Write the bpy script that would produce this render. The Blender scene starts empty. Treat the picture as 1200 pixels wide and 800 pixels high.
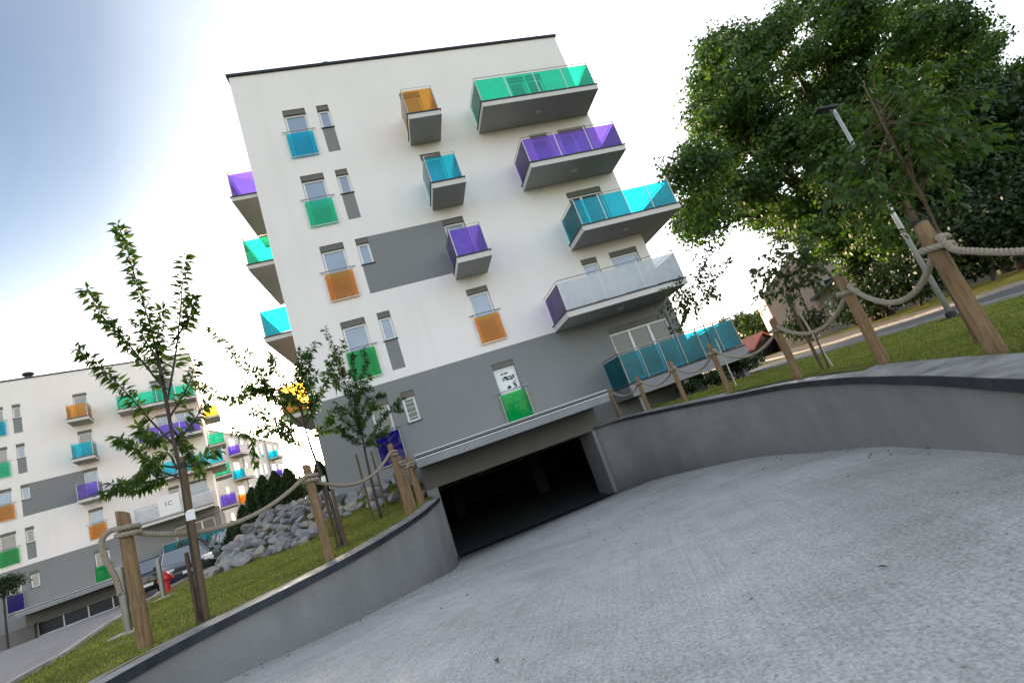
import bpy, math, random
import numpy as np
from mathutils import Vector, Matrix
from mathutils.geometry import delaunay_2d_cdt
random.seed(7); rng = np.random.default_rng(7)
S = bpy.context.scene; COL = S.collection
R_ = math.radians
# ---------------------------------------------------------------- camera
CAM = Vector((0, -15.4, -0.51))
RX = Vector((0.9298270954, -0.1687569317, -0.3270209025))
DN = Vector((-0.2757154972, 0.2690840125, -0.9228080834))
FW = Vector((0.2437263573, 0.9482166905, 0.2036727044))
FPX = 535.0
cam = bpy.data.cameras.new('camera'); cam.sensor_width = 36; cam.lens = 36 * FPX / 1200
cam.clip_start = 0.05; cam.clip_end = 3000
co = bpy.data.objects.new('camera', cam); COL.objects.link(co)
co.matrix_world = Matrix(((RX.x, -DN.x, -FW.x, CAM.x), (RX.y, -DN.y, -FW.y, CAM.y), (RX.z, -DN.z, -FW.z, CAM.z), (0, 0, 0, 1)))
S.camera = co
def ray(px, py): return RX * ((px - 600) / FPX) + DN * ((py - 400) / FPX) + FW
def atD(px, py, D): return CAM + ray(px, py) * D
# ---------------------------------------------------------------- node helpers
def nmat(name):
    m = bpy.data.materials.new(name); m.use_nodes = True
    nt = m.node_tree; b = nt.nodes['Principled BSDF']; return m, nt, b
def N(nt, t, **kw):
    n = nt.nodes.new(t)
    for k, v in kw.items():
        if k in n.inputs: n.inputs[k].default_value = v
        else: setattr(n, k, v)
    return n
def ramp(nt, fac, stops):
    r = nt.nodes.new('ShaderNodeValToRGB'); e = r.color_ramp.elements
    while len(e) > 1: e.remove(e[-1])
    e[0].position = stops[0][0]; e[0].color = (*stops[0][1], 1)
    for p, c in stops[1:]:
        q = e.new(p); q.color = (*c, 1)
    nt.links.new(fac, r.inputs['Fac']); return r.outputs['Color']
def mixc(nt, a, b, fac, mode='MIX'):
    n = nt.nodes.new('ShaderNodeMix'); n.data_type = 'RGBA'; n.blend_type = mode
    for sock, v in ((n.inputs[0], fac), (n.inputs[6], a), (n.inputs[7], b)):
        if isinstance(v, bpy.types.NodeSocket): nt.links.new(v, sock)
        elif isinstance(v, (int, float)): sock.default_value = v
        else: sock.default_value = (*v, 1)
    return n.outputs[2]
def noise(nt, scale, detail=4, rough=.55, vec=None, dist=0):
    n = N(nt, 'ShaderNodeTexNoise'); n.inputs['Scale'].default_value = scale; n.inputs['Detail'].default_value = detail
    n.inputs['Roughness'].default_value = rough; n.inputs['Distortion'].default_value = dist
    if vec is not None: nt.links.new(vec, n.inputs['Vector'])
    return n.outputs['Fac']
def coord(nt, kind='Object', scale=None):
    c = nt.nodes.new('ShaderNodeTexCoord').outputs[kind]
    if scale:
        m = nt.nodes.new('ShaderNodeMapping'); m.inputs['Scale'].default_value = scale; nt.links.new(c, m.inputs['Vector']); return m.outputs['Vector']
    return c
def bump(nt, b, h, strength=.3, dist=.01):
    n = N(nt, 'ShaderNodeBump'); n.inputs['Strength'].default_value = strength; n.inputs['Distance'].default_value = dist
    nt.links.new(h, n.inputs['Height']); nt.links.new(n.outputs['Normal'], b.inputs['Normal'])
def simple(name, col, rough=.6, metal=0, var=.12, scale=6, bscale=0, bstr=.2, bdist=.004, spec=.5):
    m, nt, b = nmat(name); v = coord(nt)
    n = noise(nt, scale, 5, .6, v)
    c2 = tuple(min(1, c * (1 + var)) for c in col); c1 = tuple(c * (1 - var) for c in col)
    nt.links.new(ramp(nt, n, [(.3, c1), (.7, c2)]), b.inputs['Base Color'])
    b.inputs['Roughness'].default_value = rough; b.inputs['Metallic'].default_value = metal; b.inputs['Specular IOR Level'].default_value = spec
    if bscale: bump(nt, b, noise(nt, bscale, 3, .6, v), bstr, bdist)
    return m
def stucco(name, col):
    m, nt, b = nmat(name); v = coord(nt)
    n1 = noise(nt, .35, 4, .6, v); n2 = noise(nt, 70, 3, .7, v)
    n3 = noise(nt, 1.0, 4, .6, coord(nt, 'Object', (2.6, 2.6, .14)))
    c = ramp(nt, n1, [(.3, tuple(x * .95 for x in col)), (.7, tuple(min(1, x * 1.03) for x in col))])
    c = mixc(nt, c, ramp(nt, n3, [(.5, (1, 1, 1)), (.85, (.95, .945, .94))]), 1.0, 'MULTIPLY')
    c = mixc(nt, c, ramp(nt, n2, [(.3, (.93, .93, .93)), (.7, (1, 1, 1))]), 1.0, 'MULTIPLY')
    nt.links.new(c, b.inputs['Base Color']); b.inputs['Roughness'].default_value = .92; b.inputs['Specular IOR Level'].default_value = .2
    bump(nt, b, n2, .35, .006); return m
def tinted(name, col, dens=.8, white=0):
    m = bpy.data.materials.new(name); m.use_nodes = True; nt = m.node_tree; nt.nodes.clear()
    out = N(nt, 'ShaderNodeOutputMaterial')
    tr = N(nt, 'ShaderNodeBsdfTransparent'); tr.inputs['Color'].default_value = (*col, 1)
    df = N(nt, 'ShaderNodeBsdfDiffuse'); tl = N(nt, 'ShaderNodeBsdfTranslucent')
    for x in (df, tl): x.inputs['Color'].default_value = (*[c * .95 for c in col], 1)
    gl = N(nt, 'ShaderNodeBsdfGlossy'); gl.inputs['Roughness'].default_value = .03
    a = N(nt, 'ShaderNodeMixShader'); nt.links.new(df.outputs[0], a.inputs[1]); nt.links.new(tl.outputs[0], a.inputs[2]); a.inputs[0].default_value = .5
    b = N(nt, 'ShaderNodeMixShader'); mr = N(nt, 'ShaderNodeMapRange'); mr.inputs['From Min'].default_value = .3; mr.inputs['From Max'].default_value = .7; mr.inputs['To Min'].default_value = dens - .10; mr.inputs['To Max'].default_value = min(.95, dens + .10); nt.links.new(noise(nt, 1.7, 5, .65, coord(nt)), mr.inputs['Value']); nt.links.new(mr.outputs[0], b.inputs[0]); nt.links.new(a.outputs[0], b.inputs[1]); nt.links.new(tr.outputs[0], b.inputs[2])
    f = N(nt, 'ShaderNodeFresnel'); f.inputs['IOR'].default_value = 1.3
    c = N(nt, 'ShaderNodeMixShader'); nt.links.new(f.outputs[0], c.inputs[0]); nt.links.new(b.outputs[0], c.inputs[1]); nt.links.new(gl.outputs[0], c.inputs[2])
    nt.links.new(c.outputs[0], out.inputs['Surface']); return m
def leafmat(name, c1, c2, c3, tl=.35, scale=.5):
    m = bpy.data.materials.new(name); m.use_nodes = True; nt = m.node_tree; b = nt.nodes['Principled BSDF']
    out = nt.nodes['Material Output']; g = N(nt, 'ShaderNodeNewGeometry')
    n = noise(nt, scale, 3, .6, coord(nt)); mx = N(nt, 'ShaderNodeMath'); mx.operation = 'MULTIPLY_ADD'
    nt.links.new(g.outputs['Random Per Island'], mx.inputs[0]); mx.inputs[1].default_value = .55; nt.links.new(n, mx.inputs[2])
    c = ramp(nt, mx.outputs[0], [(.3, c1), (.75, c2), (1.05, c3)])
    nt.links.new(c, b.inputs['Base Color']); b.inputs['Roughness'].default_value = .45; b.inputs['Specular IOR Level'].default_value = .35
    t = N(nt, 'ShaderNodeBsdfTranslucent'); nt.links.new(mixc(nt, c, (1.2, 1.5, .5), 1, 'MULTIPLY'), t.inputs['Color'])
    mm = N(nt, 'ShaderNodeMixShader'); mm.inputs[0].default_value = tl
    nt.links.new(b.outputs[0], mm.inputs[1]); nt.links.new(t.outputs[0], mm.inputs[2]); nt.links.new(mm.outputs[0], out.inputs['Surface']); return m
def woodmat(name, c1, c2, knots=True):
    m, nt, b = nmat(name); v = coord(nt, 'Object', (14, 14, 1.1)); oi = N(nt, 'ShaderNodeObjectInfo')
    ad = N(nt, 'ShaderNodeVectorMath'); nt.links.new(v, ad.inputs[0]); nt.links.new(oi.outputs['Location'], ad.inputs[1])
    n1 = noise(nt, 2.2, 6, .65, ad.outputs[0], .6); n2 = noise(nt, 9, 5, .7, ad.outputs[0])
    c = ramp(nt, n1, [(.28, c1), (.55, c2), (.8, tuple(min(1, x * 1.25) for x in c2))])
    c = mixc(nt, c, ramp(nt, n2, [(.34, (.45, .4, .35)), (.5, (1, 1, 1))]), .7, 'MULTIPLY')
    n3 = noise(nt, 5, 2, .5, coord(nt))
    c = mixc(nt, c, ramp(nt, n3, [(.62, (1, 1, 1)), (.76, (.45, .42, .4))]), .8, 'MULTIPLY')
    nt.links.new(c, b.inputs['Base Color']); b.inputs['Roughness'].default_value = .8; b.inputs['Specular IOR Level'].default_value = .25
    bump(nt, b, n2, .5, .004); return m
M = {}
M['white'] = stucco('white_render', (.88, .83, .81))
M['grey'] = stucco('grey_render', (.235, .24, .243))
M['warm'] = stucco('warm_render', (.80, .74, .70))
M['pink'] = stucco('pink_render', (.80, .62, .55))
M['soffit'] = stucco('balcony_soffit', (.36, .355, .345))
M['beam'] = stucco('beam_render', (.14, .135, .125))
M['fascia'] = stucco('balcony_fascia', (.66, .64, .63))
M['wallgrey'] = stucco('retaining_render', (.25, .255, .26))
M['dark'] = simple('anthracite_metal', (.03, .033, .04), .45, .6)
M['taupe'] = simple('shutter_box', (.13, .12, .105), .6)
M['frame'] = simple('white_upvc', (.78, .78, .79), .35, 0, .03)
M['steel'] = simple('brushed_steel', (.27, .265, .26), .38, 1, .1, 20)
M['rail'] = simple('rail_steel', (.42, .41, .4), .35, .9, .1, 12)
M['zinc'] = simple('zinc_flashing', (.22, .23, .25), .5, .3, .12, 3)
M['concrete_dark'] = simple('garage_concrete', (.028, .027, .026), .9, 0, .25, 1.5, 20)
def panemat(name, col, refl):
    m, nt, b = nmat(name); n = noise(nt, .6, 2, .5, coord(nt))
    nt.links.new(ramp(nt, n, [(.35, tuple(x * .75 for x in col)), (.65, col)]), b.inputs['Base Color'])
    b.inputs['Roughness'].default_value = .4; b.inputs['Coat Weight'].default_value = 1; b.inputs['Coat Roughness'].default_value = .02; b.inputs['Coat IOR'].default_value = refl
    bump(nt, b, noise(nt, 1.2, 1, .4, coord(nt)), .05, .02); return m
M['pane'] = panemat('window_pane', (.20, .28, .40), 1.8)
M['pane_dark'] = panemat('dark_window_pane', (.02, .022, .025), 1.5)
M['pane_blind'] = panemat('blind_window_pane', (.30, .28, .25), 1.5)
M['paper'] = panemat('papered_pane', (.72, .74, .75), 1.5)
M['ink'] = simple('black_ink', (.015, .02, .025), .6)
TINT = dict(green=(.14, .95, .72), purple=(.55, .38, .97), cyan=(.09, .86, .98), orange=(1, .66, .20), deepgreen=(.02, .78, .36), clear=(.9, .94, .96), blue=(.01, .60, .74), navy=(.10, .06, .65))
for k, c in TINT.items(): M['g_' + k] = tinted('tinted_glass_' + k, c, .78 if k != 'clear' else .88)
M['frost'] = tinted('frosted_glass', (.90, .93, .96), .35)
# leaves
M['leaf_cherry'] = leafmat('cherry_leaf', (.018, .042, .016), (.045, .095, .024), (.10, .15, .03), .42, 1.2)
M['leaf_birch'] = leafmat('birch_leaf', (.02, .035, .015), (.045, .075, .02), (.09, .10, .03), .4, 1.2)
M['leaf_big'] = leafmat('big_tree_leaf', (.017, .038, .013), (.046, .098, .024), (.11, .17, .038), .4, .25)
M['leaf_dark'] = leafmat('hedge_leaf', (.008, .018, .008), (.018, .04, .012), (.03, .055, .015), .2, .4)
M['leaf_far'] = leafmat('far_leaf', (.04, .08, .025), (.07, .12, .035), (.11, .15, .05), .35, .2)
M['leaf_thuja'] = leafmat('thuja_leaf', (.008, .020, .008), (.016, .038, .012), (.035, .06, .015), .2, 1.5)
M['leaf_red'] = leafmat('red_leaf', (.05, .012, .015), (.10, .02, .02), (.05, .06, .02), .3, 1)
M['bark'] = simple('bark', (.06, .048, .04), .9, 0, .4, 12, 30, .6, .01)
M['bark_pale'] = simple('pale_bark', (.45, .43, .40), .8, 0, .3, 14, 30, .4, .005)
M['post'] = woodmat('post_wood', (.12, .075, .04), (.25, .165, .09))
M['stake'] = woodmat('stake_wood', (.06, .04, .028), (.13, .088, .055))
M['stake_pale'] = woodmat('pale_stake_wood', (.35, .31, .26), (.5, .45, .38))
M['rope'] = simple('hemp_rope', (.30, .255, .20), .9, 0, .25, 60, 120, .5, .003)
M['red'] = simple('red_paint', (.45, .012, .02), .35, 0, .15, 10)
M['tag'] = simple('white_plastic', (.75, .76, .78), .5, 0, .04)
M['tie'] = simple('black_tie', (.015, .015, .015), .7)
# ---------------------------------------------------------------- mesh builder
class MB:
    def __init__(s): s.v = []; s.f = []; s.m = []; s.uv = None
    def quad(s, a, b, c, d, mi=0):
        n = len(s.v); s.v += [tuple(a), tuple(b), tuple(c), tuple(d)]; s.f.append((n, n + 1, n + 2, n + 3)); s.m.append(mi)
    def box(s, x0, x1, y0, y1, z0, z1, mi=0, T=None):
        n = len(s.v); p = [(x, y, z) for z in (z0, z1) for y in (y0, y1) for x in (x0, x1)]
        if T is not None: p = [tuple(T @ Vector(q)) for q in p]
        s.v += p
        for f in ((0, 2, 3, 1), (4, 5, 7, 6), (0, 1, 5, 4), (2, 6, 7, 3), (0, 4, 6, 2), (1, 3, 7, 5)):
            s.f.append(tuple(n + i for i in f)); s.m.append(mi)
    def tube(s, path, rad, n=8, mi=0, caps=True):
        path = [Vector(p) for p in path]; k = len(path)
        if not hasattr(rad, '__len__'): rad = [rad] * k
        t0 = (path[1] - path[0]).normalized(); u = t0.cross(Vector((0, 0, 1)))
        if u.length < .05: u = t0.cross(Vector((1, 0, 0)))
        u.normalize(); base = len(s.v)
        for i in range(k):
            t = (path[min(i + 1, k - 1)] - path[max(i - 1, 0)]).normalized()
            u = (u - t * u.dot(t)).normalized(); w = t.cross(u)
            for j in range(n):
                a = 2 * math.pi * j / n; s.v.append(tuple(path[i] + (u * math.cos(a) + w * math.sin(a)) * rad[i]))
        for i in range(k - 1):
            for j in range(n):
                a = base + i * n + j; b = base + i * n + (j + 1) % n
                s.f.append((a, b, b + n, a + n)); s.m.append(mi)
        if caps:
            s.f.append(tuple(base + j for j in range(n - 1, -1, -1))); s.m.append(mi)
            s.f.append(tuple(base + (k - 1) * n + j for j in range(n))); s.m.append(mi)
    def lathe(s, prof, n=16, c=(0, 0, 0), mi=0, T=None):
        base = len(s.v)
        for r, z in prof:
            for j in range(n):
                a = 2 * math.pi * j / n; p = Vector((c[0] + r * math.cos(a), c[1] + r * math.sin(a), c[2] + z))
                s.v.append(tuple(T @ p if T is not None else p))
        for i in range(len(prof) - 1):
            for j in range(n):
                a = base + i * n + j; b = base + i * n + (j + 1) % n
                s.f.append((a, b, b + n, a + n)); s.m.append(mi)
        s.f.append(tuple(base + (len(prof) - 1) * n + j for j in range(n))); s.m.append(mi)
    def prism(s, poly, z0, z1, mi=0, axis='z'):
        n = len(s.v); k = len(poly)
        f = {'z': lambda a, b, c: (a, b, c), 'y': lambda a, b, c: (a, c, b), 'x': lambda a, b, c: (c, a, b)}[axis]
        s.v += [f(a, b, z0) for a, b in poly] + [f(a, b, z1) for a, b in poly]
        for i in range(k):
            j = (i + 1) % k; s.f.append((n + i, n + j, n + k + j, n + k + i)); s.m.append(mi)
        s.f.append(tuple(n + i for i in range(k - 1, -1, -1))); s.m.append(mi)
        s.f.append(tuple(n + k + i for i in range(k))); s.m.append(mi)
    def build(s, name, mats, parent=None, smooth=False, bevel=0):
        me = bpy.data.meshes.new(name); me.from_pydata(s.v, [], s.f)
        if not isinstance(mats, (list, tuple)): mats = [mats]
        for m in mats: me.materials.append(m)
        if len(mats) > 1: me.polygons.foreach_set('material_index', s.m)
        if smooth: me.polygons.foreach_set('use_smooth', [True] * len(me.polygons))
        me.update(); o = bpy.data.objects.new(name, me); COL.objects.link(o)
        if parent: o.parent = parent
        if bevel:
            b = o.modifiers.new('bevel', 'BEVEL'); b.width = bevel; b.segments = 2; b.limit_method = 'ANGLE'
        return o
def npmesh(name, V, F, mat, parent=None, kind=None):
    me = bpy.data.meshes.new(name); nv = len(V); nf, k = F.shape
    me.vertices.add(nv); me.vertices.foreach_set('co', np.ascontiguousarray(V, np.float32).ravel())
    me.loops.add(nf * k); me.loops.foreach_set('vertex_index', np.ascontiguousarray(F, np.int32).ravel())
    me.polygons.add(nf); me.polygons.foreach_set('loop_start', np.arange(0, nf * k, k, dtype=np.int32))
    me.materials.append(mat); me.update(calc_edges=True); o = bpy.data.objects.new(name, me); COL.objects.link(o)
    if parent: o.parent = parent
    return o
def tag(o, label=None, cat=None, group=None, kind=None):
    if label: o['label'] = label
    if cat: o['category'] = cat
    if group: o['group'] = group
    if kind: o['kind'] = kind
    return o
def empty(name, loc=(0, 0, 0), rz=0, label=None, cat=None, group=None):
    o = bpy.data.objects.new(name, None); COL.objects.link(o); o.location = loc; o.rotation_euler = (0, 0, rz); o.empty_display_size = .2
    return tag(o, label, cat, group)
def copy_tree(o, parent=None):
    c = o.copy(); COL.objects.link(c); c.parent = parent
    for ch in [x for x in KIDS.get(o.name, [])]: copy_tree(ch, c)
    return c
KIDS = {}
def index_kids():
    KIDS.clear()
    for x in bpy.data.objects:
        if x.parent: KIDS.setdefault(x.parent.name, []).append(x)
# ---------------------------------------------------------------- leaves
def leaf_mesh(P, A, Nn, L, W, fold=.07, droop=.18):
    """P base points, A leaf axes, Nn face normals (n x 3), L lengths, W widths -> verts, tri faces"""
    A = A / np.linalg.norm(A, axis=1, keepdims=True); B = np.cross(A, Nn); B /= np.linalg.norm(B, axis=1, keepdims=True) + 1e-9
    Nn = np.cross(B, A); L = L[:, None]; W = W[:, None]
    b = P; m = P + A * L * .45; l = m - B * W * .5 + Nn * W * fold; r = m + B * W * .5 + Nn * W * fold
    t = P + A * L - Nn * L * droop
    V = np.stack([b, r, m, l, t], 1).reshape(-1, 3); n = len(P); k = np.arange(n)[:, None] * 5
    F = np.concatenate([k + [0, 1, 2], k + [0, 2, 3], k + [2, 1, 4], k + [3, 2, 4]], 1).reshape(-1, 3)
    return V, F
def rhomb_mesh(P, A, Nn, L, W):
    A = A / np.linalg.norm(A, axis=1, keepdims=True); B = np.cross(A, Nn); B /= np.linalg.norm(B, axis=1, keepdims=True) + 1e-9
    L = L[:, None]; W = W[:, None]
    V = np.stack([P - A * L * .5, P + B * W * .5, P + A * L * .5, P - B * W * .5], 1).reshape(-1, 3)
    F = np.arange(len(P))[:, None] * 4 + np.arange(4)[None]
    return V, F
def rdir(n):
    d = rng.normal(size=(n, 3)); return d / np.linalg.norm(d, axis=1, keepdims=True)
def resample(path, step):
    p = np.array([tuple(q) for q in path], float); d = np.linalg.norm(np.diff(p, axis=0), axis=1); s = np.concatenate([[0], np.cumsum(d)])
    t = np.arange(0, s[-1], step); return np.stack([np.interp(t, s, p[:, i]) for i in range(3)], 1), t / s[-1]
def spline(path, n=6):
    p = [np.array(tuple(q), float) for q in path]; out = []
    q = [2 * p[0] - p[1]] + p + [2 * p[-1] - p[-2]]
    for i in range(1, len(q) - 2):
        for k in range(n):
            t = k / n; a, b, c, d = q[i - 1:i + 3]
            out.append(.5 * (2 * b + (c - a) * t + (2 * a - 5 * b + 4 * c - d) * t * t + (3 * b - 3 * c + d - a) * t ** 3))
    out.append(p[-1]); return out
def gpx(px, py):
    r = ray(px, py); D = .5
    while D < 60:
        p = CAM + r * D
        if p.z < float(gz(p.x, p.y)): return D
        D += .02
    return 60.0
def young_tree(name, trunk, tr, shoots, leafm, barkm, Ln, step, spread, label, cat='tree', group=None, droop=.35, bare=.1, twig=0, wid=.34):
    base = Vector(trunk[0]); root = empty(name, base, 0, label, cat, group)
    mb = MB(); tp = spline([Vector(p) - base for p in trunk], 5); k = len(tp)
    mb.tube(tp, [tr * (1 - .62 * i / (k - 1)) for i in range(k)], 8)
    Ps, As, Ns = [], [], []
    for sh in shoots:
        sp = spline([Vector(p) - base for p in sh], 5); kk = len(sp)
        mb.tube(sp, [max(.0022, tr * (.42 if twig != 2 else .22) * (1 - i / (kk - 1)) ** .8) for i in range(kk)], 6, 0, False)
        paths = [(sp, bare)]
        for q in range(twig):
            i = random.randint(int(kk * .2), kk - 2); p0 = sp[i]; d = np.array(sp[i + 1]) - np.array(sp[i]); d /= np.linalg.norm(d) + 1e-9
            d = d * .6 + rng.normal(size=3) * .6 + np.array([0, 0, .15]); d /= np.linalg.norm(d); ln = random.uniform(.15, .4) * (Ln / .1) ** .5
            tw = [p0, p0 + d * ln * .5, p0 + d * ln + np.array([0, 0, -.04])]; mb.tube(tw, [.004, .003, .002], 4, 0, False); paths.append((tw, .1))
        for sp_, br in paths:
            P, t = resample(sp_, step); keep = t >= br; P = P[keep]; t = t[keep]
            if len(P) < 2: continue
            T = np.gradient(P, axis=0); T /= np.linalg.norm(T, axis=1, keepdims=True) + 1e-9
            d = rdir(len(P)); d -= T * np.sum(d * T, 1, keepdims=True); d /= np.linalg.norm(d, axis=1, keepdims=True) + 1e-9
            A = d * spread + T * .55 + np.array([0, 0, -droop]) + rng.normal(size=d.shape) * .15
            nn = np.cross(np.cross(A, [0, 0, 1.]), A) + rng.normal(size=d.shape) * .35 * np.linalg.norm(A, axis=1, keepdims=True)
            Ps.append(P + d * .006); As.append(A); Ns.append(nn)
    mb.build('trunk', barkm, root, True)
    P = np.concatenate(Ps); A = np.concatenate(As); Nn = np.concatenate(Ns); n = len(P)
    L = Ln * rng.uniform(.65, 1.2, n); V, F = leaf_mesh(P, A, Nn, L, L * wid * rng.uniform(.85, 1.15, n))
    npmesh('crown', V, F, leafm, root); return root
def crown_leaves(clumps, per, size, up=.3, flat=1.0):
    Ps, Ns = [], []
    for c, r in clumps:
        n = int(per * r * r); d = rdir(n); rad = rng.uniform(.35, 1.0, (n, 1)) ** .6
        # ragged lobes
        lob = 1 + .28 * np.sin(d[:, :1] * 7 + c[0]) * np.sin(d[:, 1:2] * 6 + c[1]) + .2 * np.sin(d[:, 2:3] * 9 + c[2])
        Ps.append(np.array(c) + d * rad * lob * r * np.array([1, 1, .72 * flat])); Ns.append(d + np.array([0, 0, up]) + rng.normal(size=d.shape) * .6)
    P = np.concatenate(Ps); Nn = np.concatenate(Ns); Nn /= np.linalg.norm(Nn, axis=1, keepdims=True)
    A = np.cross(Nn, rdir(len(P))); A[:, 2] -= .25
    L = size * rng.uniform(.6, 1.35, len(P)); return rhomb_mesh(P, A, Nn, L, L * rng.uniform(.5, .75, len(P)))
def crown_tree(name, base, height, radius, trunk_h, nclump, per, size, leafm, label, group=None, tr=.2, clump_r=(.22, .34), flat=.85, cat='tree', seed=1, skirt=0.0):
    rr = random.Random(seed); base = Vector(base); root = empty(name, base, 0, label, cat, group)
    cz = (height + trunk_h) / 2; hz = (height - trunk_h) / 2; clumps = []; mb = MB()
    fork = Vector((rr.uniform(-.2, .2), rr.uniform(-.2, .2), trunk_h * 1.0 + hz * .25))
    mb.tube([(0, 0, -.3), (0, 0, trunk_h * .5), fork], [tr * 1.25, tr, tr * .8], 10)
    for i in range(nclump):
        u = 1 - 2 * (i + .5) / nclump; a = i * 2.39996 + rr.uniform(-.3, .3); s = math.sqrt(1 - u * u); f = rr.uniform(.5, .86) if i % 4 else rr.uniform(.1, .5)
        wid = 1 + skirt * (-u)
        c = Vector((math.cos(a) * s * radius * f * wid, math.sin(a) * s * radius * f * wid, cz + u * hz * f)); r = radius * rr.uniform(*clump_r)
        clumps.append((tuple(c), r))
        if i % 2 == 0:
            mid = fork.lerp(c, .5) + Vector((rr.uniform(-.1, .1), rr.uniform(-.1, .1), -.06)) * radius
            mb.tube(spline([fork * .85, mid, c], 4), [tr * .42 * (1 - .8 * q / 8) for q in range(9)], 6, 0, False)
    mb.build('trunk', M['bark'], root, True)
    V, F = crown_leaves(clumps, per, size); npmesh('crown', V, F, leafm, root); return root
# ================================================================= APARTMENT BUILDING
FH = 2.9
def box_bars(mb, x0, x1, z0, z1, y0, y1, w):
    mb.box(x0, x1, y0, y1, z0, z0 + w); mb.box(x0, x1, y0, y1, z1 - w, z1)
    mb.box(x0, x0 + w, y0, y1, z0 + w, z1 - w); mb.box(x1 - w, x1, y0, y1, z0 + w, z1 - w)
def window(root, x0, x1, z0, z1, muls=(), pane='pane', shutter=True, sill=True, muntin=None):
    f = MB(); zt = z1 - (.2 if shutter else 0)
    box_bars(f, x0 + .01, x1 - .01, z0 + .01, zt - .004, .10, .165, .07)
    for m in muls: f.box(m - .05, m + .05, .104, .16, z0 + .08, zt - .074)
    if muntin:
        for q in range(1, muntin): 
            z = z0 + (zt - z0) * q / muntin; f.box(x0 + .08, x1 - .08, .12, .15, z - .007, z + .007)
    w = f.build('window', M['frame'], root)
    p = MB(); p.box(x0 + .05, x1 - .05, .13, .14, z0 + .05, zt - .05); p.build('pane', M[pane], w)
    if shutter:
        s = MB(); s.box(x0 + .003, x1 - .003, .03, .176, z1 - .2, z1 - .003); s.build('shutter_box', M['taupe'], w)
    if sill:
        s = MB(); s.box(x0 - .03, x1 + .03, -.04, .10, z0 - .02, z0 + .01); s.build('sill', M['dark'], w)
    return w
def juliet(root, x0, x1, z0, col):
    r = MB(); zt = z0 + 1.1
    r.tube([(x0 - .2, -.07, zt), (x1 + .2, -.07, zt)], .017, 8)
    for x in (x0 - .1, x1 + .1):
        r.tube([(x, -.07, zt), (x, .0, zt)], .012, 6)
        for z in (z0 + .12, z0 + .88): r.tube([(x + (.06 if x < x0 else -.06), -.07, z), (x + (.06 if x < x0 else -.06), .0, z)], .014, 6)
    r.box(x0 - .07, x1 + .07, -.085, -.06, z0 - .015, z0 + .008); r.box(x0 - .085, x0 - .07, -.085, -.06, z0 - .015, z0 + 1.0); r.box(x1 + .07, x1 + .085, -.085, -.06, z0 - .015, z0 + 1.0)
    w = r.build('glass_railing', M['rail'], root)
    g = MB(); g.box(x0 - .065, x1 + .065, -.078, -.066, z0 + .01, z0 + 1.0); g.build('glass_panel', M['g_' + col], w)
def balcony(root, x0, x1, fl, depth, col, npan, front=None, name='balcony', right_open=False, thick=.24, wrap=0):
    """slab with fascia + edge trim, glass front and sides, thin handrail; wrap: runs round the right-hand corner by that depth"""
    s = MB(); xb = x1
    s.box(x0, x1, -depth, -.003, fl - thick, fl - .045, 0)
    if wrap: s.box(10.503, x1, -.002, wrap, fl - thick, fl - .045, 0)
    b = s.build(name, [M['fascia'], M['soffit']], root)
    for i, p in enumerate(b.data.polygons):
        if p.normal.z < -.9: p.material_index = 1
    lamp = MB(); cx = (x0 + x1) / 2
    if x1 - x0 > 2: lamp.lathe([(.12, -.04), (.13, 0)], 14, (cx, -depth * .5, fl - thick - .003)); lamp.build('ceiling_lamp', M['fascia'], b)
    t = MB(); t.box(x0 - .03, x1 + .03, -depth - .03, -.003, fl - .044, fl - .004)
    if wrap: t.box(10.503, x1 + .03, -.002, wrap + .03, fl - .044, fl - .004)
    t.build('edge_trim', M['dark'], b)
    z0, z1 = fl + .03, fl + .98; y = -depth + .04
    w = (x1 - x0 - .1) / npan
    for i in range(npan):
        a = x0 + .05 + i * w; g = MB(); g.box(a + .025, a + w - .025, y - .006, y + .006, z0, z1)
        g.build('glass_panel', M[front or 'g_' + col], b)
    for x in ([x0 + .04, x1 - .04]):
        g = MB(); e = -.06 if not (wrap and x > 10) else wrap; g.box(x - .006, x + .006, y + .03, e, z0, z1); g.build('glass_panel', M['g_' + col], b)
    h = MB(); zr = fl + 1.08; e = -.004 if not wrap else wrap
    h.tube([(x0 + .04, -.004, zr), (x0 + .04, y, zr), (x1 - .04, y, zr), (x1 - .04, e, zr)], .016, 8); h.build('handrail', M['rail'], b)
    for i in range(npan + 1):
        x = x0 + .05 + i * w; p = MB(); p.box(x - .012, x + .012, y - .014, y + .014, fl - .004, zr - .014); p.build('post', M['frame'] if 0 < i < npan else M['rail'], b)
    return b
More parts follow.
